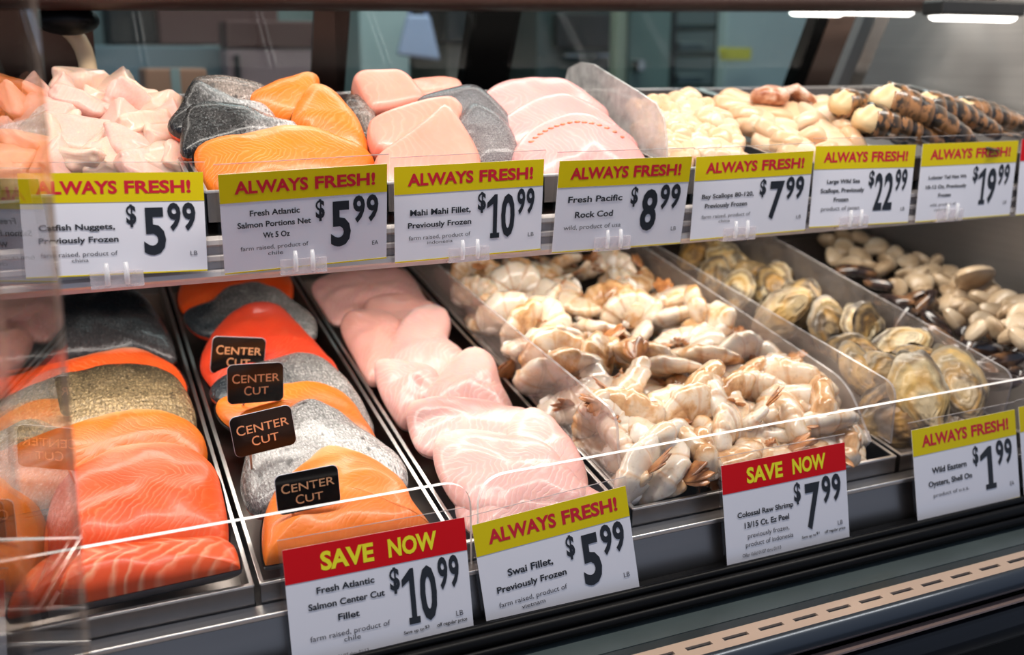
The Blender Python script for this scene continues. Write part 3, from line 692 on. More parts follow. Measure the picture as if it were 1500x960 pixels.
for lab, out, lift, al, top, a, b, kw in (
    ('thin pale mahi mahi piece lying at the back of its heap', [(585, 130), (640, 123), (672, 126), (680, 140), (620, 155)], .042, 24, .014, FLE(MAHI), ('underside', MAHI_E), {}),
    ('square mahi mahi block tilted on top of the heap with orange end face', [(513, 127), (522, 119), (580, 116), (597, 126), (626, 162), (575, 176), (540, 180), (526, 156)], .040, 42, .024, FLE(MAHI), ('underside', MAHI_E), {}),
    ('grey mahi mahi piece lying skin up, arching over the back of the heap', [(610, 150), (660, 133), (690, 129), (712, 142), (742, 172), (757, 207), (758, 240), (720, 245), (680, 200), (640, 175)], .036, 40, .018, SKU(MAHI_S), FLE(MAHI), {}),
    ('speckled grey mahi mahi piece lying skin up beside the pink blocks', [(665, 190), (686, 158), (702, 160), (732, 180), (752, 207), (757, 240), (730, 255), (700, 250), (680, 215)], .032, 42, .02, SKU(MAHI_S), FLE(MAHI), {}),
    ('long mahi mahi block with reddish spot behind the pointed block', [(537, 186), (600, 162), (660, 151), (677, 170), (672, 190), (640, 225), (580, 245), (545, 230), (536, 206)], .030, 44, .022, FLE(MAHI), ('underside', MAHI_E), {}),
    ('pointed pink mahi mahi block standing right behind its price sign', [(540, 246), (580, 216), (620, 186), (646, 162), (660, 172), (690, 220), (702, 248), (695, 305), (560, 305)], .022, 46, .024, FLE(MAHI), ('underside', MAHI_E), {})):
    fil(lab, out, lift, al, top, a, b, MG, name='mahi_mahi_piece', sharp='grey' not in lab, p=5 if 'grey' not in lab else 2.6, wob=.0008, **up, **kw)
KG = 'rock cod fillets'
cods = []
for lab, out, lift, al, top in (
    ('pink rock cod fillet with crumbly pale edge at the back of the heap', [(708, 142), (738, 121), (790, 116), (832, 122), (862, 140), (890, 175), (800, 195), (740, 195), (720, 167)], .036, 44, .014),
    ('deep pink rock cod fillet in the middle of three', [(725, 190), (765, 155), (815, 140), (862, 152), (905, 187), (930, 222), (800, 235), (735, 220)], .031, 48, .014),
    ('pale pink rock cod fillet with orange dotted line right behind its sign', [(752, 222), (785, 186), (838, 168), (885, 180), (924, 207), (946, 238), (950, 262), (900, 290), (770, 290), (752, 262)], .022, 52, .016)):
    cods.append(fil(lab, out, lift, al, top, FLE(COD), ('underside', COD), KG, upper=True, name='rock_cod_fillet', wob=.0024))
bl = bmesh.new(); M = cods[2].matrix_basis.copy()
BLOOD = plain('orange_bloodline', (.85, .22, .10), .35)
pl = Plane(cods[2].location, 52)
from mathutils.bvhtree import BVHTree
cm = cods[2].children[0].data; bv = BVHTree.FromPolygons([v.co for v in cm.vertices], [tuple(q.vertices) for q in cm.polygons])
for k in range(15):
    q = k / 14; px = 774 * (1 - q) ** 2 + 2 * 820 * q * (1 - q) + 905 * q * q; py = 216 * (1 - q) ** 2 + 2 * 166 * q * (1 - q) + 208 * q * q
    a = pl.loc(px, py); t = bmesh.new(); bmesh.ops.create_icosphere(t, subdivisions=1, radius=1, matrix=Matrix.Translation((a.x, a.y, (bv.ray_cast(Vector((a.x, a.y, .1)), Vector((0, 0, -1)))[0] or Vector((0, 0, 0))).z)) @ Matrix.Diagonal((.0046, .002, .0009, 1)))
    add(bl, smooth(t))
obj('blood_line', bl, BLOOD, cods[2])

# -- catfish nuggets: irregular cut chunks
def chunk_mesh(seed, flat=.62):
    r = random.Random(seed); bm = bmesh.new(); bmesh.ops.create_cube(bm, size=2)
    for v in bm.verts: v.co = Vector((v.co.x * r.uniform(.6, 1.05), v.co.y * r.uniform(.55, 1.0), v.co.z * r.uniform(.45, 1) * flat)) + Vector((r.uniform(-.15, .15), r.uniform(-.15, .15), 0))
    bmesh.ops.bevel(bm, geom=bm.edges[:], offset=.26, segments=3, affect='EDGES', profile=.5)
    bmesh.ops.triangulate(bm, faces=bm.faces[:]); bmesh.ops.subdivide_edges(bm, edges=bm.edges[:], cuts=1, use_grid_fill=True)
    for v in bm.verts:
        q = v.co * 1.7 + Vector((seed * 2.1, 0, seed)); v.co += v.co.normalized() * (noise.noise(q) * .26 + noise.noise(q * 2.3) * .12 + noise.noise(q * 5) * .035)
    return smooth(bm)
chunks = []
for i in range(7):
    me = bpy.data.meshes.new('nugget'); b = chunk_mesh(i + 3); b.to_mesh(me); b.free(); chunks.append(me)
def pxm(p): return (p - Vector((0, 0, H))).length / FPX
nug = [(60, 140, 40), (95, 148, 44), (130, 128, 62), (168, 134, 44), (206, 148, 42), (62, 180, 60), (122, 165, 62), (150, 150, 40), (185, 160, 54), (224, 162, 44), (243, 178, 40), (90, 200, 56), (165, 188, 56), (207, 190, 64), (246, 205, 58),
       (60, 220, 60), (110, 208, 66), (150, 214, 52), (196, 220, 66), (238, 234, 64), (120, 238, 62), (165, 244, 52), (268, 240, 46), (85, 244, 54), (210, 250, 60), (180, 170, 40), (30, 160, 50), (30, 210, 60), (20, 245, 60)]
for i, (px, py, sz) in enumerate(nug):
    r = random.Random(i * 7 + 1); pl = spot(px, py, uplift(py) - .012, up=True); k = pxm(pl.o) * sz * .66; pl.o.y = max(pl.o.y, .985)
    row = 'at the top of the heap' if py < 155 else 'halfway down the heap' if py < 205 else 'low in the heap behind the sign'
    pinkish = r.random() < .4
    t = thing('catfish_nugget', '%s catfish nugget %s' % ('pinkish raw' if pinkish else 'creamy pale raw', row), 'fish nugget', pl.o, (R(r.uniform(5, 60)), R(r.uniform(-35, 35)), R(r.uniform(0, 360))), 'catfish nuggets ' + ('pink ' if pinkish else 'pale ') + row)
    t.scale = (k * 1.12, k, k)
    obj('flesh', chunks[i % 7], None, t).active_material = None
    o = t.children[0]
    if not o.data.materials: o.data.materials.append(CATF)
    o.material_slots[0].link = 'OBJECT'; o.material_slots[0].material = CATF_P if pinkish else CATF
# ------------------------------------------------------------------ shellfish: one of each kind with its parts, then copies
def meshof(bm, name, mat):
    me = bpy.data.meshes.new(name); bm.to_mesh(me); bm.free(); me.materials.append(mat); return me
def shrimp_shell():
    s = NB('raw_shrimp_shell'); v = s.mp((1, 1, 1), rand=5)
    oi = s.n('ShaderNodeObjectInfo'); at = s.n('ShaderNodeAttribute', attribute_name='along'); seg = s.math('FRACT', s.math('MULTIPLY', at.outputs['Fac'], 6))
    n = s.noise(42, 4, v, .6, .5)
    k = s.math('ADD', n, s.math('MULTIPLY', s.math('SUBTRACT', oi.outputs['Random'], .5), .26))
    k = s.math('ADD', k, s.ramp(at.outputs['Fac'], [(0, -.04), (.6, 0.0), (.9, .10), (1, .16)]) if False else s.math('MULTIPLY', at.outputs['Fac'], .05))
    c = s.ramp(k, [(.40, (.80, .70, .58)), (.56, (.78, .60, .42)), (.66, (.68, .40, .19)), (.80, (.38, .17, .06))])
    c = s.mix(s.ramp(seg, [(0, .55), (.09, 0.0), (.86, 0.0), (1, .55)]), c, (.62, .30, .11))
    c = s.mix(s.math('MULTIPLY', s.ramp(s.noise(260, 2, v), [(.58, 0.0), (.74, 1.0)]), .35), c, (.40, .25, .16))
    s.bump(s.noise(110, 4, v), .35, .002)
    return s.fin(c, .24, sss=.3, rad=(1, .6, .35), srad=.006, coat=.6)
SHELL = shrimp_shell()
def tailmat():
    s = NB('shrimp_tail_fan'); n = s.noise(90, 4, s.mp(rand=5))
    return s.fin(s.ramp(n, [(.35, (.60, .27, .10)), (.55, (.40, .15, .05)), (.7, (.16, .06, .025))]), .28, sss=.15, coat=.5)
TAILM = tailmat()
MEAT = plain('white_shrimp_meat', (.88, .80, .72), .28)
def shrimp_parts(sweep, Rr, twist, seed):
    r = random.Random(seed)
    N = 44; pts = []; rad = []; ang = 0
    for i in range(N + 1):
        t = i / N; a = R(sweep) * (t ** .92) ; k = Rr * (1.12 - .25 * t)
        pts.append(Vector((k * math.cos(a), k * math.sin(a), twist * (t - .5) * .02)))
        seg = (t * 6) % 1
        base = .0138 * (1 - t) ** .62 * .76 + .0036 + .0010 * math.sin(t * 3)
        rad.append(base * (1 + .17 * (seg - .5)) * (.55 + .45 * min(1, t * 9 + .1)))
    c = sum(pts, Vector()) / len(pts)
    pts = [p - c for p in pts]
    body = bmesh.new(); la = body.verts.layers.float.new('along'); n = 14; rings = []
    for i, p in enumerate(pts):
        tg = (pts[min(i + 1, N)] - pts[max(i - 1, 0)]).normalized(); out = Vector((p.x + c.x, p.y + c.y, 0)); out -= tg * out.dot(tg); out.normalize(); b = tg.cross(out)
        wr = lambda k: 1 + .13 * noise.noise(Vector((i * .35, k * .9, seed * 3.1))) * min(1, i / 6)
        rings.append([body.verts.new(p + out * math.cos(2 * math.pi * k / n) * rad[i] * 1.34 * wr(k) + b * math.sin(2 * math.pi * k / n) * rad[i] * .74 * wr(k)) for k in range(n)])
    for i in range(N):
        for k in range(n): body.faces.new((rings[i][k], rings[i][(k + 1) % n], rings[i + 1][(k + 1) % n], rings[i + 1][k]))
    for i in range(N + 1):
        for w_ in rings[i]: w_[la] = i / N
    body.faces.new(rings[-1]); body.faces.new(rings[0][::-1]); bmesh.ops.recalc_face_normals(body, faces=body.faces); smooth(body)
    # cut end
    meat = bmesh.new(); tg = (pts[0] - pts[2]).normalized()
    bmesh.ops.create_uvsphere(meat, u_segments=12, v_segments=8, radius=1)
    q = tg.to_track_quat('Z', 'Y').to_matrix().to_4x4()
    for v in meat.verts: v.co *= 1 + noise.noise(v.co * 2 + Vector((seed, 0, 0))) * .25
    meat.transform(Matrix.Translation(pts[1]) @ q @ Matrix.Diagonal((.0098, .0085, .0055, 1))); smooth(meat)
    # tail fan
    fan = bmesh.new(); tg = (pts[N] - pts[N - 3]).normalized(); q = tg.to_track_quat('Y', 'Z').to_matrix().to_4x4()
    for k, (sp, L, wd) in enumerate(((-32, .019, .0040), (-15, .023, .0042), (0, .020, .0030), (15, .023, .0042), (32, .019, .0040))):
        b = bmesh.new(); bmesh.ops.create_uvsphere(b, u_segments=8, v_segments=6, radius=1)
        b.transform(Matrix.Translation(pts[N]) @ q @ Matrix.Rotation(R(sp), 4, 'Z') @ Matrix.Rotation(R(r.uniform(-14, 14)), 4, 'Y') @ Matrix.Translation((0, L * .48, (k % 2) * .0012)) @ Matrix.Diagonal((wd, L * .55, .0011, 1)))
        add(fan, smooth(b))
    # swimming legs along the inside of the curl
    legs = bmesh.new()
    for k in range(5):
        i = int(N * (.16 + .13 * k)); p = pts[i]; inn = -Vector((p.x + c.x, p.y + c.y, 0)).normalized()
        for sd in (-1, 1):
            a = p + inn * rad[i] * .95 + Vector((0, 0, sd * .0035)); tube(legs, [a, a + inn * .004 + Vector((0, 0, sd * .001)), a + inn * .007 + (pts[i] - pts[i - 1]).normalized() * .003], [.0014, .0012, .0005], 6)
    return [('shell', meshof(body, 'shell', SHELL)), ('cut_end', meshof(meat, 'cut_end', MEAT)), ('tail_fan', meshof(fan, 'tail_fan', TAILM)), ('swimming_legs', meshof(legs, 'swimming_legs', TAILM))]
def proto(name, parts):
    o = bpy.data.objects.new(name, None); o.empty_display_size = .02; C.objects.link(o)
    for nm, me in parts: obj(nm, me, None, o)
    return o
used = {}
def place(protos, k, name, label, cat, loc, rot, scale, group):
    """the first of a kind is the one built, every further one a copy of it and of each of its parts"""
    p = protos[k]
    o = p if not used.get(p.name) else dup(p)
    used[p.name] = True
    o.location = loc; o.rotation_euler = rot; o.scale = (scale,) * 3 if not isinstance(scale, tuple) else scale
    tag(o, label, cat, group); return o
def drop_unused(protos):
    for p in protos:
        if not used.get(p.name):
            for ch in list(p.children): bpy.data.objects.remove(ch)
            bpy.data.objects.remove(p)
SHR = [proto('raw_shrimp', shrimp_parts(*a)) for a in ((235, .0205, .3, 1), (200, .0215, -.5, 2), (160, .0255, .4, 3), (255, .0195, .9, 4), (120, .031, -.3, 5), (215, .0215, .7, 6))]
shr = [(690, 400), (715, 418), (745, 425), (770, 405), (790, 392), (830, 388), (870, 392), (905, 398), (935, 408), (700, 430), (728, 450), (755, 468), (800, 445), (850, 440), (888, 448), (780, 478), (838, 484), (880, 492), (917, 462), (940, 440), (967, 440), (992, 466), (1012, 462), (1030, 478),
       (820, 512), (858, 512), (798, 528), (762, 505), (745, 488), (840, 542), (880, 530), (950, 522), (1000, 500), (1045, 495), (985, 540), (905, 562), (1035, 530), (1062, 512), (1088, 524), (1020, 566), (1092, 548), (1075, 580), (1115, 575), (1132, 545), (1143, 522), (1160, 552),
       (932, 615), (978, 600), (1005, 615), (1042, 590), (1062, 606), (1112, 612), (1150, 602), (1182, 572), (1195, 598), (1215, 625), (960, 650), (985, 695), (1022, 668), (1062, 648), (1102, 645), (1132, 662), (1172, 645), (1235, 650), (1265, 662), (1010, 705), (940, 690), (930, 712),
       (850, 598), (872, 632), (888, 668), (822, 575), (800, 548), (845, 622), (782, 515), (1050, 690), (1100, 690), (1150, 690), (1200, 668), (1240, 675), (760, 440), (820, 420), (960, 480), (930, 500), (1010, 590), (1080, 625), (905, 640), (1000, 650), (1140, 630), (1180, 615), (860, 570), (900, 520), (965, 570), (1050, 550), (870, 470), (720, 480), (770, 450), (910, 430),
       (900, 700), (1060, 680), (1020, 640), (960, 620), (1090, 600)]
def zone(py, a, b, A, B, Cc): return A if py < a else B if py < b else Cc
def on_heap(px, py, lift): return spot(px, py, lift).o
for i, (px, py) in enumerate(shr):
    r = random.Random(i * 13 + 5); k = r.choice((0, 1, 2, 3, 5, 5, 0, 3, 4))
    p = on_heap(px, py, .032 - (.024 if i > 78 else 0) - (.016 if py > 640 else 0) + r.uniform(-.003, .004))
    p.x = min(max(p.x, .525), .79); p.y = min(max(p.y, .846), 1.55)
    tall = (r.uniform(-40, 50), r.uniform(-40, 40)) if r.random() < .65 else (r.uniform(55, 95), r.uniform(-20, 20))
    z = zone(py, 455, 580, 'in the shaded back of the shrimp bin', 'in the middle of the shrimp bin', 'at the guard end of the shrimp bin')
    cl = ('tightly curled', 'curled', 'loosely curled', 'tightly curled', 'nearly straight', 'curled')[k]
    st = 'lying flat' if abs(tall[0]) < 50 else 'standing on edge'
    place(SHR, k, 'raw_shrimp', '%s raw shell-on shrimp %s %s' % (cl, st, z), 'shrimp', p, (R(tall[0] + 9), R(tall[1]), R(r.uniform(0, 360))), r.uniform(1.25, 1.55) * (.92 if py < 440 else 1), ' '.join((cl, st, 'shrimp', z)))
drop_unused(SHR)

# -- oysters
def oyster_mat():
    s = NB('oyster_shell'); v = s.mp(rand=4); oi = s.n('ShaderNodeObjectInfo')
    at = s.n('ShaderNodeAttribute', attribute_name='ring')
    big = s.noise(26, 5, v, .6, .6)
    f = s.math('ADD', at.outputs['Fac'], s.math('MULTIPLY', s.math('SUBTRACT', s.noise(34, 4, v), .5), .5))
    cream = s.ramp(f, [(0, (.62, .50, .30)), (.35, (.74, .60, .36)), (.55, (.52, .30, .08)), (.72, (.70, .55, .30)), (.88, (.20, .13, .07)), (1, (.60, .50, .34))])
    brown = s.ramp(f, [(0, (.46, .29, .11)), (.30, (.20, .11, .05)), (.50, (.52, .28, .07)), (.70, (.10, .065, .038)), (.88, (.46, .30, .12)), (1, (.07, .05, .035))])
    c = s.mix(s.ramp(oi.outputs['Random'], [(.25, 0.0), (.75, 1.0)]), cream, brown)
    c = s.mix(s.math('MULTIPLY', s.ramp(big, [(.50, 0.0), (.62, 1.0)]), .8), c, (.055, .042, .036))
    c = s.mix(s.math('MULTIPLY', s.ramp(big, [(.34, 1.0), (.44, 0.0)]), .6), c, (.66, .42, .12))
    s.bump(s.noise(110, 5, v), .5, .003)
    return s.fin(c, .42, coat=.2)
OYS = oyster_mat()
def oyster_valve(seed, top):
    r = random.Random(seed); L, Wd = .042, .027
    n, rings = 56, 22; bm = bmesh.new(); la = bm.verts.layers.float.new('ring'); R_ = []
    off = Vector((seed * 5.3, 0, 0))
    lob = [r.uniform(-.08, .08) for _ in range(5)]
    def outl(a):
        k = 1 + sum(lob[j] * math.cos((j + 2) * a + j) for j in range(5)) * .6 + .06 * noise.noise(Vector((math.cos(a) * 3, math.sin(a) * 3, 0)) + off)
        w = Wd * (1 - .30 * max(0, -math.sin(a)))
        return Vector((math.cos(a) * w * k, math.sin(a) * L * k))
    c = bm.verts.new((0, -.018, .0125 if top else -.012))
    for i in range(1, rings + 1):
        s = i / rings; ring = []
        for k in range(n):
            a = 2 * math.pi * k / n; o = outl(a); ce = Vector((0, -.018))
            q = ce + (o - ce) * s
            fr = noise.noise(Vector((q.x * 120, q.y * 120, 2)) + off)
            step = ((s * 4.5 + fr * .5) % 1)
            h = .0115 * (1 - s ** 2.3) + (.0020 * step * min(1, s * 3) + fr * .0012) * (1 if s < .98 else .3)
            ring.append(bm.verts.new((q.x, q.y, h if top else -h * 1.1))); ring[-1][la] = s
        R_.append(ring)
    for k in range(n): bm.faces.new((c, R_[0][k], R_[0][(k + 1) % n]))
    for i in range(rings - 1):
        for k in range(n): bm.faces.new((R_[i][k], R_[i + 1][k], R_[i + 1][(k + 1) % n], R_[i][(k + 1) % n]))
    smooth(bm); bmesh.ops.recalc_face_normals(bm, faces=bm.faces)
    if (bm.faces[0].normal.z < 0) == top: bmesh.ops.reverse_faces(bm, faces=bm.faces[:])
    return bm
OYP = [proto('oyster', [('upper_shell', meshof(oyster_valve(i, True), 'upper_shell', OYS)), ('lower_shell', meshof(oyster_valve(i + 9, False), 'lower_shell', OYS))]) for i in range(5)]
oy = [(1018, 372, 40, 20, 'brown oyster deepest in its bin under the shelf'), (1062, 376, 60, 60, 'large dark brown oyster in the shaded back of its bin'), (1045, 408, 38, 10, 'small yellow-brown oyster by the shrimp divider in the shade'), (1080, 426, 56, 35, 'yellowish oyster with black edge beside the shrimp divider'),
      (1122, 406, 58, 80, 'dark round oyster behind the tall narrow one'), (1167, 414, 58, 150, 'tall narrow brown oyster standing in the shade'), (1150, 458, 78, 115, 'grey-purple oyster with pale lip lying across by the divider'), (1222, 440, 60, 10, 'bright yellow oyster with knobbly tip leaning on another'),
      (1212, 478, 66, 60, 'cream oyster with grey bands below the bright yellow one'), (1268, 480, 64, 160, 'dark frilled oyster beside the cream banded one'), (1252, 516, 56, 100, 'flat yellow oyster by the shrimp divider'), (1320, 508, 70, 130, 'round brown-ringed oyster by the mussel divider'),
      (1290, 545, 62, 80, 'orange-brown oyster half covered, near the guard'), (1342, 532, 64, 95, 'pale cream oyster behind the biggest one'), (1348, 582, 100, 20, 'biggest dark ridged oyster with pale middle behind the guard'), (1402, 565, 92, 10, 'upright oval brown oyster touching the mussel divider'),
      (1330, 628, 84, 70, 'pale oyster lying low against the guard above the sign'), (1395, 605, 80, 50, 'greenish oyster low behind the guard, half hidden by the sign'), (1285, 600, 70, 120, 'yellow-brown oyster low behind the divider by the shrimp'), (1180, 435, 50, 60, 'shaded oyster wedged under the tall narrow one'),
      (1235, 410, 46, 0, 'small dark oyster by the mussel divider in the shade'), (1100, 380, 52, 120, 'black-brown oyster high in the shaded back'), (1300, 480, 52, 40, 'small brown oyster pressed on the mussel divider'), (1240, 545, 52, 140, 'yellowish oyster below the flat one at the shrimp divider')]
for i, (px, py, sz, an, lab) in enumerate(oy):
    r = random.Random(i + 40); pl = spot(px, py, .030 if py < 480 else .044 if py < 590 else .016, 0); k = pxm(pl.o) * sz / .062
    pl.o.x = min(max(pl.o.x, .882), .990); pl.o.y = max(pl.o.y, .842)
    place(OYP, i % 5, 'oyster', lab, 'oyster', pl.o, Euler((R(r.uniform(42, 66)), R(r.uniform(-16, 16)), R(r.uniform(-30, 20) - 18)), 'XYZ').to_matrix().__matmul__(Matrix.Rotation(R(r.uniform(-45, 45) + (90 if 60 < an < 140 else 0)), 3, 'Z')).to_euler(), min(1.35, max(.95, k)), 'oysters')
drop_unused(OYP)

# -- mussels
MUS = NB('mussel_shell'); MUSM = MUS.fin(MUS.ramp(MUS.noise(30, 4, MUS.mp((1, 1, 1), rand=4)), [(.35, (.012, .012, .016)), (.52, (.05, .03, .025)), (.66, (.30, .15, .07))]), .16, coat=.5)
def valve(L, Wd, Hh, point, sgn, ridg=0, seed=0):
    bm = bmesh.new(); n, rings = 36, 12; c = bm.verts.new((0, -L * .35, sgn * Hh)); R_ = []
    for i in range(1, rings + 1):
        s = i / rings; ring = []
        for k in range(n):
            a = 2 * math.pi * k / n; y = math.sin(a); w = Wd * (1 - point * (1 - y) / 2) ; q = Vector((math.cos(a) * w, y * L)); ce = Vector((0, -L * .35)); q = ce + (q - ce) * s
            h = Hh * math.sqrt(max(0, 1 - s ** 2.1)) + (ridg * math.sin(s * 44) if s < .97 else 0)
            ring.append(bm.verts.new((q.x, q.y, sgn * h)))
        R_.append(ring)
    for k in range(n): bm.faces.new((c, R_[0][k], R_[0][(k + 1) % n]))
    for i in range(rings - 1):
        for k in range(n): bm.faces.new((R_[i][k], R_[i + 1][k], R_[i + 1][(k + 1) % n], R_[i][(k + 1) % n]))
    smooth(bm)
    if sgn < 0: bmesh.ops.reverse_faces(bm, faces=bm.faces[:])
    return bm
MSP = [proto('mussel', [('upper_shell', meshof(valve(.034, .017, .011, .62, 1), 'upper_shell', MUSM)), ('lower_shell', meshof(valve(.034, .017, .011, .62, -1), 'lower_shell', MUSM))])]
mus = [(1255, 398), (1292, 418), (1308, 442), (1330, 440), (1335, 462), (1372, 474), (1408, 482), (1420, 503), (1392, 462), (1400, 522), (1446, 512), (1472, 498), (1462, 530), (1490, 522), (1440, 480), (1352, 448), (1380, 498), (1435, 540), (1488, 548), (1360, 490), (1320, 470), (1410, 540), (1450, 560), (1395, 545)]
for i, (px, py) in enumerate(mus):
    r = random.Random(i + 90); p = on_heap(px, py, .030); p.x = min(max(p.x, 1.058), 1.40)
    place(MSP, 0, 'mussel', 'shiny dark mussel among the clams ' + ('in the shaded back of the bin' if py < 465 else 'beside the oyster divider, near the guard'), 'mussel', p, (R(r.uniform(-20, 40)), R(r.uniform(-40, 40)), R(r.uniform(0, 360))), r.uniform(.85, 1.15), 'mussels ' + ('back' if py < 465 else 'front'))
# -- clams
CL = NB('clam_shell'); cv = CL.mp(rand=4); cy = CL.sep(CL.tc(), 1)
cb = CL.math('FRACT', CL.math('ADD', CL.math('MULTIPLY', cy, 420), CL.noise(20, 2, cv)))
cc = CL.ramp(CL.noise(24, 3, cv), [(.35, (.74, .60, .43)), (.5, (.62, .46, .29)), (.66, (.34, .22, .12))])
CLM = CL.fin(CL.mix(CL.math('MULTIPLY', cb, .4), cc, (.5, .38, .26)), .34, coat=.2)
CLP = [proto('clam', [('upper_shell', meshof(valve(.0205, .0255, .0105, .52, 1, .0004), 'upper_shell', CLM)), ('lower_shell', meshof(valve(.0205, .0255, .0105, .52, -1, .0004), 'lower_shell', CLM))])]
clm = [(1212, 352), (1235, 350), (1258, 348), (1235, 366), (1222, 378), (1260, 378), (1282, 362), (1310, 372), (1290, 395), (1332, 384), (1347, 381), (1370, 384), (1326, 402), (1315, 420), (1356, 430), (1386, 400), (1380, 415), (1392, 428), (1426, 406), (1388, 446), (1412, 434), (1442, 440), (1420, 456), (1452, 430), (1456, 456), (1478, 458), (1494, 462), (1460, 482), (1482, 490), (1498, 478),
       (1405, 424), (1350, 416), (1366, 442), (1440, 470), (1432, 484), (1340, 404), (1360, 400), (1405, 410), (1300, 384), (1270, 392), (1245, 390), (1440, 424), (1470, 440), (1490, 445), (1500, 500), (1480, 475), (1405, 446), (1400, 470)]
for i, (px, py) in enumerate(clm):
    r = random.Random(i + 190); p = on_heap(px, py, .030 + .05 * max(0, (px - 1380) / 120)); p.x = min(max(p.x, 1.056), 1.395)
    z = 'deep in the shade under the shelf' if py < 392 else 'lying on the bright part of the heap'
    place(CLP, 0, 'clam', 'small cream clam ' + z, 'clam', p, (R(r.uniform(-50, 60)), R(r.uniform(-50, 50)), R(r.uniform(0, 360))), r.uniform(.82, 1.18), 'clams ' + z)
tag(place(CLP, 0, 'clam', 'x', 'clam', on_heap(1424, 407, .075), (R(35), 0, R(170)), 1.55, None), 'largest clam, pinkish and triangular, topping the heap by the end wall', 'clam')

# -- scallops
SC = NB('scallop_flesh'); scv = SC.mp(rand=4); oi = SC.n('ShaderNodeObjectInfo')
SCM = SC.fin(SC.mix(oi.outputs['Random'], SC.mix(SC.noise(30, 3, scv), (.80, .56, .35), (.76, .43, .22)), (.82, .62, .44)), .3, sss=.4, rad=(1, .6, .35), srad=.006, coat=.3)
def scallop(seed, hh):
    bm = bmesh.new(); bmesh.ops.create_uvsphere(bm, u_segments=24, v_segments=16, radius=1)
    for v in bm.verts:
        d = math.hypot(v.co.x, v.co.y); k = (1 - abs(v.co.z) ** 3.2) ** (1 / 3.2) if abs(v.co.z) < 1 else 0
        if d > 1e-5: v.co.x, v.co.y = v.co.x / d * k, v.co.y / d * k
        v.co.z *= hh; v.co *= 1 + .13 * noise.noise(v.co * 1.3 + Vector((seed * 3, 0, 0)))
    return smooth(bm)
BSP = [proto('bay_scallop', [('flesh', meshof(scallop(i, .72), 'flesh', SCM))]) for i in range(3)]
SSP = [proto('sea_scallop', [('flesh', meshof(scallop(i + 5, .46), 'flesh', SCM))]) for i in range(3)]
r = random.Random(4)
def heap(n, xa, xb, f, pr, name, lab, size, cat, g):
    for i in range(n):
        px, py = f(i); pl = spot(px, py, uplift(py) - .008, 9, up=True); p = pl.o; p.x = min(max(p.x, xa), xb); p.y = max(p.y, .985)
        z = 'at the top of its heap' if py < 165 else 'halfway down its heap' if py < 195 else 'low in its heap behind the sign'
        place(pr, i % len(pr), name, lab + ' ' + z, cat, p, (R(r.uniform(0, 70)), R(r.uniform(-35, 35)), R(r.uniform(0, 360))), size * r.uniform(.82, 1.18), g + ' ' + z)
bay = [(955 + c * 17 + (j % 2) * 8 + r.uniform(-4, 4), 148 + j * 12 + (abs(c - 4) ** 1.5) * 1.5 + r.uniform(-3, 3)) for j in range(8) for c in range(-1, 8)]
bay = [b for b in bay if b[0] < 1040 + (b[1] - 148) * .9]
heap(len(bay), .648, .772, lambda i: bay[i], BSP, 'bay_scallop', 'small round creamy bay scallop', .0155, 'scallop', 'bay scallops')
sea = [(1045 + c * 32 + (j % 2) * 16 + r.uniform(-6, 6), 148 + j * 17 + abs(c - 2.5) * 4 + r.uniform(-4, 4)) for j in range(6) for c in range(0, 7)]
sea = [b for b in sea if b[0] < 1215 + (b[1] - 148) * 1.0]
heap(len(sea), .815, .935, lambda i: sea[i], SSP, 'sea_scallop', 'plump cream sea scallop', .0245, 'scallop', 'sea scallops')

# -- lobster tails
LB = NB('lobster_shell'); lv = LB.mp(rand=4); lx = LB.sep(LB.tc(), 1)
lf = LB.math('FRACT', LB.math('MULTIPLY', lx, 62))
LBM = LB.fin(LB.mix(LB.ramp(LB.noise(75, 4, lv), [(.50, 0.0), (.58, 1.0)]), LB.ramp(lf, [(0, (.012, .010, .008)), (.55, (.05, .032, .018)), (.78, (.15, .075, .03)), (.90, (.20, .10, .045)), (1, (.012, .010, .008))]), (.33, .15, .055)), .3, coat=.4)
LMEAT = plain('lobster_meat', (.76, .55, .30), .35, .0, .35)
def lobster():
    bm = bmesh.new(); N, n = 48, 18; rings = []
    for i in range(N + 1):
        t = i / N; y = t * .105; seg = (t * 6.5) % 1; rr = (.0215 * (1 - t * .55)) * (1 + .10 * (seg - .4)); z = -.018 * t * t
        rings.append([bm.verts.new((math.cos(2 * math.pi * k / n) * rr, y, z + math.sin(2 * math.pi * k / n) * rr * .8)) for k in range(n)])
    for i in range(N):
        for k in range(n): bm.faces.new((rings[i][k], rings[i][(k + 1) % n], rings[i + 1][(k + 1) % n], rings[i + 1][k]))
    bm.faces.new(rings[0]); bm.faces.new(rings[-1][::-1]); bmesh.ops.recalc_face_normals(bm, faces=bm.faces); smooth(bm)
    me = bmesh.new(); bmesh.ops.create_uvsphere(me, u_segments=16, v_segments=10, radius=1)
    for v in me.verts: v.co *= 1 + .3 * noise.noise(v.co * 1.6 + Vector((3, 1, 0)))
    me.transform(Matrix.Translation((.002, .004, .001)) @ Matrix.Diagonal((.0185, .020, .0135, 1))); smooth(me)
    fan = bmesh.new()
    for sp, L, wd in ((-38, .026, .008), (-18, .03, .009), (0, .027, .009), (18, .03, .009), (38, .026, .008)):
        b = bmesh.new(); bmesh.ops.create_uvsphere(b, u_segments=10, v_segments=6, radius=1)
        b.transform(Matrix.Translation((0, .102, -.018)) @ Matrix.Rotation(R(sp), 4, 'Z') @ Matrix.Translation((0, L * .5, 0)) @ Matrix.Diagonal((wd, L * .55, .0018, 1))); add(fan, smooth(b))
    return [('shell', meshof(bm, 'shell', LBM)), ('meat_end', meshof(me, 'meat_end', LMEAT)), ('tail_fan', meshof(fan, 'tail_fan', LBM))]
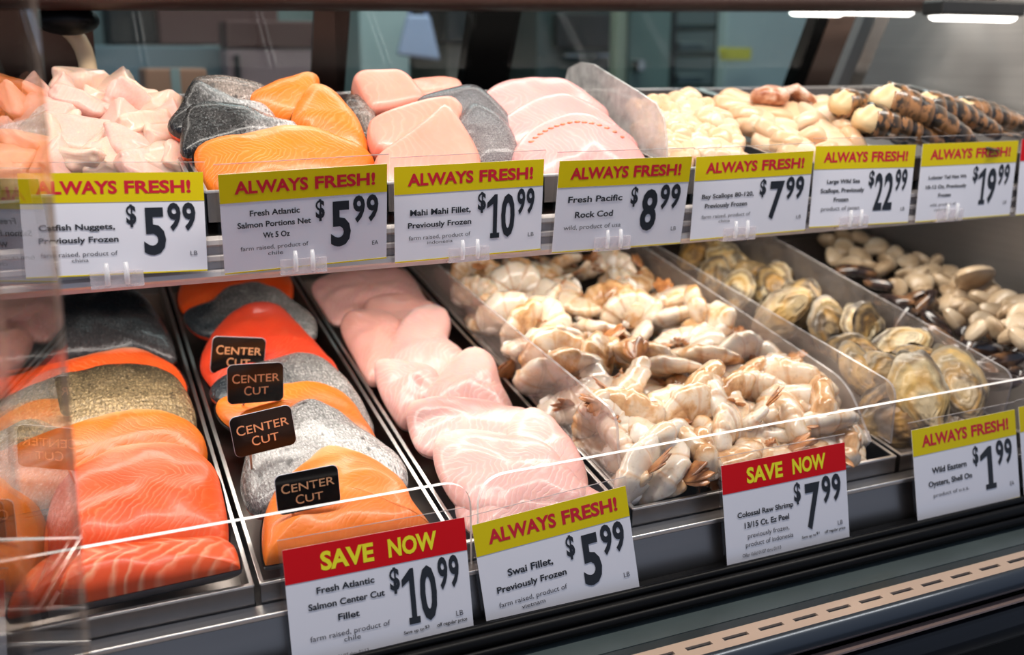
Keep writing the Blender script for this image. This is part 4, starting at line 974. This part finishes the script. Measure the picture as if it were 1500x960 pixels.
LBP = [proto('lobster_tail', lobster())]
for px, py, ex, yaw, pit, sc, lab in (
    (1232, 152, .010, -95, 0, 1.2, 'dark lobster tail at the far back beside the sea scallops'),
    (1296, 148, .020, -116, -12, 1.5, 'lobster tail with pale meat end, topmost of its heap'),
    (1270, 176, .010, -105, -5, 1.35, 'lobster tail with cream meat end low beside the scallop pan'),
    (1350, 158, .014, -104, -4, 1.4, 'lobster tail in the middle of its heap with yellowish meat end'),
    (1318, 190, .000, -92, 0, 1.25, 'dark lobster tail lying across low behind the others'),
    (1404, 166, .006, -98, 2, 1.35, 'orange banded lobster tail with white meat end beside the end wall')):
    p = spot(px, py, uplift(py) + ex, up=True).o
    place(LBP, 0, 'lobster_tail', lab, 'lobster tail', p, (R(pit), R(8), R(yaw)), (sc, sc * .8, sc), 'lobster tails')
# reddish cooked crab section lying at the back of the sea scallops
CRAB = NB('cooked_crab_shell'); CRM = CRAB.fin(CRAB.ramp(CRAB.noise(60, 4), [(.35, (.35, .10, .04)), (.5, (.62, .30, .18)), (.65, (.85, .68, .58))]), .35, coat=.3)
p = spot(1130, 140, .050, up=True).o
ct = thing('crab_section', 'reddish cooked crab section lying at the back of the sea scallops', 'crab', p)
bm = bmesh.new(); bmesh.ops.create_uvsphere(bm, u_segments=16, v_segments=10, radius=1, matrix=Matrix.Diagonal((.030, .02, .014, 1)))
for v in bm.verts: v.co *= 1 + .2 * noise.noise(v.co * 60)
obj('body', smooth(bm), CRM, ct)
for k in range(4): obj('leg', smooth(tube(bmesh.new(), [(.016, -.004 + k * .005, .004), (.036, -.006 + k * .008, .010 - k * .002), (.054, -.012 + k * .010, -.002 - k * .003), (.070, -.016 + k * .012, -.016)], [.006, .0058, .0045, .002], 8)), CRM, ct)
# ------------------------------------------------------------------ black tags on picks
TAGB = NB('black_tag'); TAGM = TAGB.fin(TAGB.mix(TAGB.noise(12, 2), (.006, .004, .003), (.010, .006, .004)), .14, spec=.3)
COPPER = plain('copper_ink', (.85, .42, .20), .3, .1); PICK = plain('wooden_pick', (.62, .40, .26), .5)
def black_tag(label, TL, TR, BL, Y, foot, k=1):
    a, b, c = atY(*TL, Y), atY(*TR, Y), atY(*BL, Y)
    ex = b - a; Wd = ex.length; ex.normalize(); ey = a - c; ey -= ex * ey.dot(ex); Hh = ey.length; ey.normalize(); ez = ex.cross(ey)
    # lean back a little
    M = Matrix((ex, ey, ez)).transposed().to_4x4(); M.translation = a - ey * Hh
    t = thing('center_cut_tag', label, 'tag', M.translation, M.to_3x3(), 'black center cut tags')
    r = .1 * Wd; P = []
    for cx, cy, a0 in ((Wd - r, Hh - r, 0), (r, Hh - r, 90), (r, r, 180), (Wd - r, r, 270)): P += loop((cx, cy), r, 6, a0, a0 + 90)
    obj('plate', prism(P, -.0006, 0, 'Z'), TAGM, t)
    obj('plate_edge', prism([((x - Wd / 2) * 1.012 + Wd / 2, (y - Hh / 2) * 1.015 + Hh / 2) for x, y in P], -.0014, -.0006, 'Z'), CARD, t)
    def T(s, x0, x1, y0, y1): return lettering(s, x0 * Wd, x1 * Wd, y0 * Hh, y1 * Hh, .006, 0, .0003)
    obj('lettering', join([T('C', .08, .215, .52, .77), T('ENTER', .24, .93, .53, .73), T('C', .29, .42, .20, .44), T('UT', .445, .73, .21, .405)]), COPPER, t)
    f = M.inverted() @ foot; s = min(max(f.x, .18 * Wd), .82 * Wd)
    obj('pick', smooth(tube(bmesh.new(), [(s, Hh * .5, -.0028), (s + (f.x - s) * .4, 0, -.0030), (f.x, f.y, f.z)], [.0012, .0012, .0010], 8)), PICK, t)
    return t
for lab, TL, TR, BL, Y, ft in (
    ('hindmost black center cut tag, half hidden by the tag ahead of it', (312, 493), (390, 496), (311, 547), 1.19, (331, 572)),
    ('black center cut tag second from the back, above an orange piece', (333, 536), (415, 531), (335, 593), 1.06, (352, 604)),
    ('tilted black center cut tag on a pick in the speckled silver skin', (335, 614), (425, 593), (350, 671), .925, (370, 703)),
    ('black center cut tag nearest the guard, on an orange piece', (402, 699), (494, 681), (406, 757), .826, (425, 775))):
    foot = atY(*ft, Y + .03)
    black_tag(lab, TL, TR, BL, Y, foot)

# ------------------------------------------------------------------ work room behind the rear doors
def simple(name, label, cat, parts, group=None):
    """parts: (part name, material, [boxes])"""
    x0 = min(b[0] for p in parts for b in p[2]); x1 = max(b[1] for p in parts for b in p[2]); y0 = min(b[2] for p in parts for b in p[2]); z0 = min(b[4] for p in parts for b in p[2])
    o = Vector(((x0 + x1) / 2, y0, z0)); t = thing(name, label, cat, o, None, group)
    for nm, m, bs in parts:
        for b in bs:
            bm = bx(*b, bev=min(.006, min(abs(b[1] - b[0]), abs(b[3] - b[2]), abs(b[5] - b[4])) * .3)); bm.transform(Matrix.Translation(-o)); obj(nm, bm, m, t)
    return t
CABM = plain('dark_green_cabinet', (.035, .055, .052), .35, .2); BLK = plain('matt_black', (.012, .013, .014), .5); GREYM = plain('blue_grey_panel', (.16, .22, .24), .4); MAROON = plain('maroon_panel', (.10, .035, .03), .5)
PALE = plain('pale_panel', (.38, .46, .45), .5); LIL = plain('lilac_cloth', (.42, .47, .66), .7); GREENM = plain('grey_green_door', (.13, .19, .17), .4); PINKP = plain('dusty_pink_panel', (.36, .25, .26), .5)
REFL_O = plain('reflection_orange', (.55, .28, .18), .6); YLW = plain('yellow_notice', (.62, .55, .04), .5)
def Xb(px, Y, py=90): r = ray(px, py); return r.x / r.y * Y
def Zb(py, Y, px=400): r = ray(px, py); return r.z / r.y * Y + H
Y1 = 2.7
simple('prep_table', 'long blue-grey prep table behind the salmon window, dark shelf above it', 'table', [('top', GREYM, [(Xb(120, Y1), Xb(470, Y1), Y1, Y1 + .6, Zb(130, Y1), Zb(68, Y1))]), ('leg', BLK, [(Xb(130, Y1), Xb(130, Y1) + .06, Y1 + .1, Y1 + .16, 0, Zb(130, Y1)), (Xb(440, Y1), Xb(440, Y1) + .06, Y1 + .1, Y1 + .16, 0, Zb(130, Y1))])])
simple('wall_cupboard', 'black cupboard with maroon front over the prep table', 'cupboard', [('body', BLK, [(Xb(172, Y1), Xb(330, Y1), Y1 + .3, Y1 + .7, Zb(64, Y1), 2.0)]), ('door', MAROON, [(Xb(250, Y1), Xb(440, Y1), Y1 + .26, Y1 + .30, Zb(64, Y1), 2.0)])])
simple('orange_reflection_box', 'added tall orange-brown box standing in for a reflected carton in front of the prep table', 'box', [('blob', REFL_O, [(Xb(200, 2.4), Xb(285, 2.4), 2.2, 2.38, .0, Zb(100, 2.2))]), ('pale_strip', PALE, [(Xb(235, 2.4), Xb(248, 2.4), 2.196, 2.2, .0, Zb(100, 2.2))])])  # added box whose orange colour stands in for a reflection
simple('white_bin', 'white plastic bin low behind the rear door near the catfish', 'bin', [('body', PALE, [(Xb(140, 2.5), Xb(245, 2.5), 2.42, 2.66, .0, Zb(133, 2.5))]), ('rim', LIL, [(Xb(138, 2.5), Xb(247, 2.5), 2.41, 2.67, Zb(133, 2.5), Zb(128, 2.5))])])
simple('pink_cooler', 'dusty pink cooler door beside the prep table', 'cooler', [('body', PINKP, [(Xb(335, 2.55), Xb(478, 2.55), 2.58, 2.69, .3, Zb(72, 2.55))]), ('handle', BLK, [(Xb(345, 2.55), Xb(352, 2.55), 2.55, 2.58, Zb(120, 2.5), Zb(80, 2.5))]), ('lid', MAROON, [(Xb(335, 2.55), Xb(478, 2.55), 2.57, 2.69, Zb(70, 2.55), Zb(30, 2.55))])])
Y2 = 3.2
simple('steel_cabinet', 'tall pale green cabinet with open side behind the mahi window', 'cabinet', [('body', PALE, [(Xb(528, Y2), Xb(600, Y2), Y2, Y2 + .4, 0, 2.1)]), ('shelf_side', plain('brown_grey_board', (.20, .17, .14), .5), [(Xb(655, Y2), Xb(705, Y2), Y2, Y2 + .4, 0, Zb(62, Y2))]), ('hood', BLK, [(Xb(648, Y2), Xb(710, Y2), Y2 - .05, Y2 + .4, Zb(60, Y2), 2.0)])])
ap = bmesh.new(); ya = 3.0
Q = [(Xb(600, ya), Zb(18, ya)), (Xb(632, ya), Zb(18, ya)), (Xb(646, ya), Zb(88, ya)), (Xb(584, ya), Zb(80, ya))]
ap = prism(Q, ya, ya + .03, 'Y', .008); c = Vector(((Q[0][0] + Q[1][0]) / 2, ya, Q[3][1])); ap.transform(Matrix.Translation(-c))
t = thing('hanging_apron', 'lilac white apron hanging behind the mahi window', 'apron', c); obj('cloth', ap, LIL, t)
obj('strap', smooth(tube(bmesh.new(), [(-.03, .015, Q[0][1] - Q[3][1] - .02), (0, .015, Q[0][1] - Q[3][1] + .25), (.03, .015, Q[0][1] - Q[3][1] - .02)], .006, 6)), LIL, t)
simple('dark_oven', 'wide dark oven behind the rock cod window', 'oven', [('body', CABM, [(Xb(768, Y2), Xb(892, Y2), Y2 - .1, Y2 + .45, 0, 1.95)]), ('door', BLK, [(Xb(790, Y2), Xb(880, Y2), Y2 - .14, Y2 - .10, Zb(72, Y2, 830), Zb(22, Y2, 830))]), ('handle', STEEL, [(Xb(795, Y2), Xb(875, Y2), Y2 - .18, Y2 - .16, Zb(84, Y2, 830), Zb(80, Y2, 830))])])
simple('upright_pole', 'thin pale green pole between oven and cold room door', 'pole', [('shaft', plain('pale_olive', (.24, .27, .20), .4), [(Xb(903, 2.9), Xb(918, 2.9), 2.9, 2.95, 0, 2.1)]), ('foot', BLK, [(Xb(900, 2.9), Xb(921, 2.9), 2.88, 2.97, 0, .03)])])
simple('cold_room_door', 'grey-green cold room door behind the scallop window', 'door', [('leaf', GREENM, [(Xb(920, Y2), Xb(982, Y2), Y2, Y2 + .06, 0, 2.1)]), ('handle', STEEL, [(Xb(925, Y2), Xb(935, Y2), Y2 - .05, Y2, Zb(105, Y2, 930), Zb(88, Y2, 930))])])
rk = [('post', BLK, [(Xb(984, Y2), Xb(990, Y2), Y2, Y2 + .05, 0, 2), (Xb(1056, Y2), Xb(1062, Y2), Y2, Y2 + .05, 0, 2)])]
for z in (35, 75, 125, 160): rk.append(('shelf', CABM, [(Xb(984, Y2), Xb(1062, Y2), Y2, Y2 + .45, Zb(z, Y2, 1020) - .02, Zb(z, Y2, 1020))]))
rk.append(('back', BLK, [(Xb(984, Y2), Xb(1062, Y2), Y2 + .45, Y2 + .48, .1, 2)]))
simple('storage_rack', 'dark storage rack with shelves behind the scallop window', 'rack', rk)
for py, lab in ((70, 'steel tub on the upper level of the dark storage rack'), (118, 'steel tub on the middle level of the dark storage rack')):
    simple('steel_tub', lab, 'tub', [('body', GREYM, [(Xb(1000, Y2), Xb(1035, Y2), Y2 + .02, Y2 + .3, Zb(py + 4, Y2, 1020), Zb(py - 6, Y2, 1020))]), ('rim', PALE, [(Xb(998, Y2), Xb(1037, Y2), Y2 + .01, Y2 + .31, Zb(py - 6, Y2, 1020), Zb(py - 8, Y2, 1020))])])
simple('white_partition', 'pale grey-green panel behind the scallops with a yellow notice on it', 'panel', [('board', PALE, [(Xb(1062, 3.1), Xb(1230, 3.1), 3.1, 3.16, 0, 2.2)]), ('stand', BLK, [(Xb(1062, 3.1), Xb(1230, 3.1), 3.08, 3.18, 0, .05)])])
simple('yellow_notice', 'blurred yellow notice fixed to the pale panel behind the scallops', 'notice', [('sheet', YLW, [(Xb(1055, 3.05), Xb(1100, 3.05), 3.05, 3.055, Zb(88, 3.05, 1075), Zb(70, 3.05, 1075))]), ('tab', YLW, [(Xb(1052, 3.05), Xb(1062, 3.05), 3.045, 3.05, Zb(80, 3.05, 1075), Zb(69, 3.05, 1075))])])

# ------------------------------------------------------------------ added reflection lamps and a lamp head at the top of the case
def lamp(px0, px1, py, Y, lab):
    a, b = atY(px0, py, Y), atY(px1, py, Y); c = (a + b) / 2; L = (b - a).length
    t = thing('added_lamp', lab, 'lamp', c, None, 'added reflection lamps')  # added lamps standing in for reflections of the LED strips
    obj('diffuser', smooth(prism(loop((0, 0), .016, 14, 180, 360, 1, .5), -L / 2, L / 2, 'X')), LED, t)
    obj('housing', bx(-L / 2 - .01, L / 2 + .01, -.022, .022, .0005, .022, .004), BLK, t)
lamp(1165, 1228, 17, 1.40, 'short added lamp for an LED reflection under the canopy above the sea scallops')
lamp(1238, 1330, 16, 1.40, 'longer added lamp for an LED reflection under the canopy above the lobster tails')
lamp(1372, 1478, 24, 1.16, 'added lit lamp making the white reflection band at the steel end wall')  # added to give the white reflection band by the end wall
# dome and curved tube at the post beside the catfish
p = atY(98, 30, 1.33); t = thing('round_lamp_head', 'black round lamp head on a cream curved tube by the brown end post', 'lamp', p)
bm = bmesh.new(); bmesh.ops.create_uvsphere(bm, u_segments=24, v_segments=14, radius=1)
for v in bm.verts: v.co.z = v.co.z * (1 if v.co.z > 0 else .9)
bm.transform(Matrix.Diagonal((.036, .036, .019, 1))); obj('dome', smooth(bm), BLACK, t)
bm = bx(-.035, .035, -.03, .03, .012, .055, .012); obj('bracket', bm, BROWN, t)
q = [atY(x, y, 1.36) - p for x, y in ((96, 40), (106, 48), (115, 59), (122, 72), (127, 88), (130, 106), (131, 126), (130, 150))]
obj('curved_tube', smooth(tube(bmesh.new(), q, .0105, 12)), plain('cream_tube', (.62, .45, .28), .35), t)
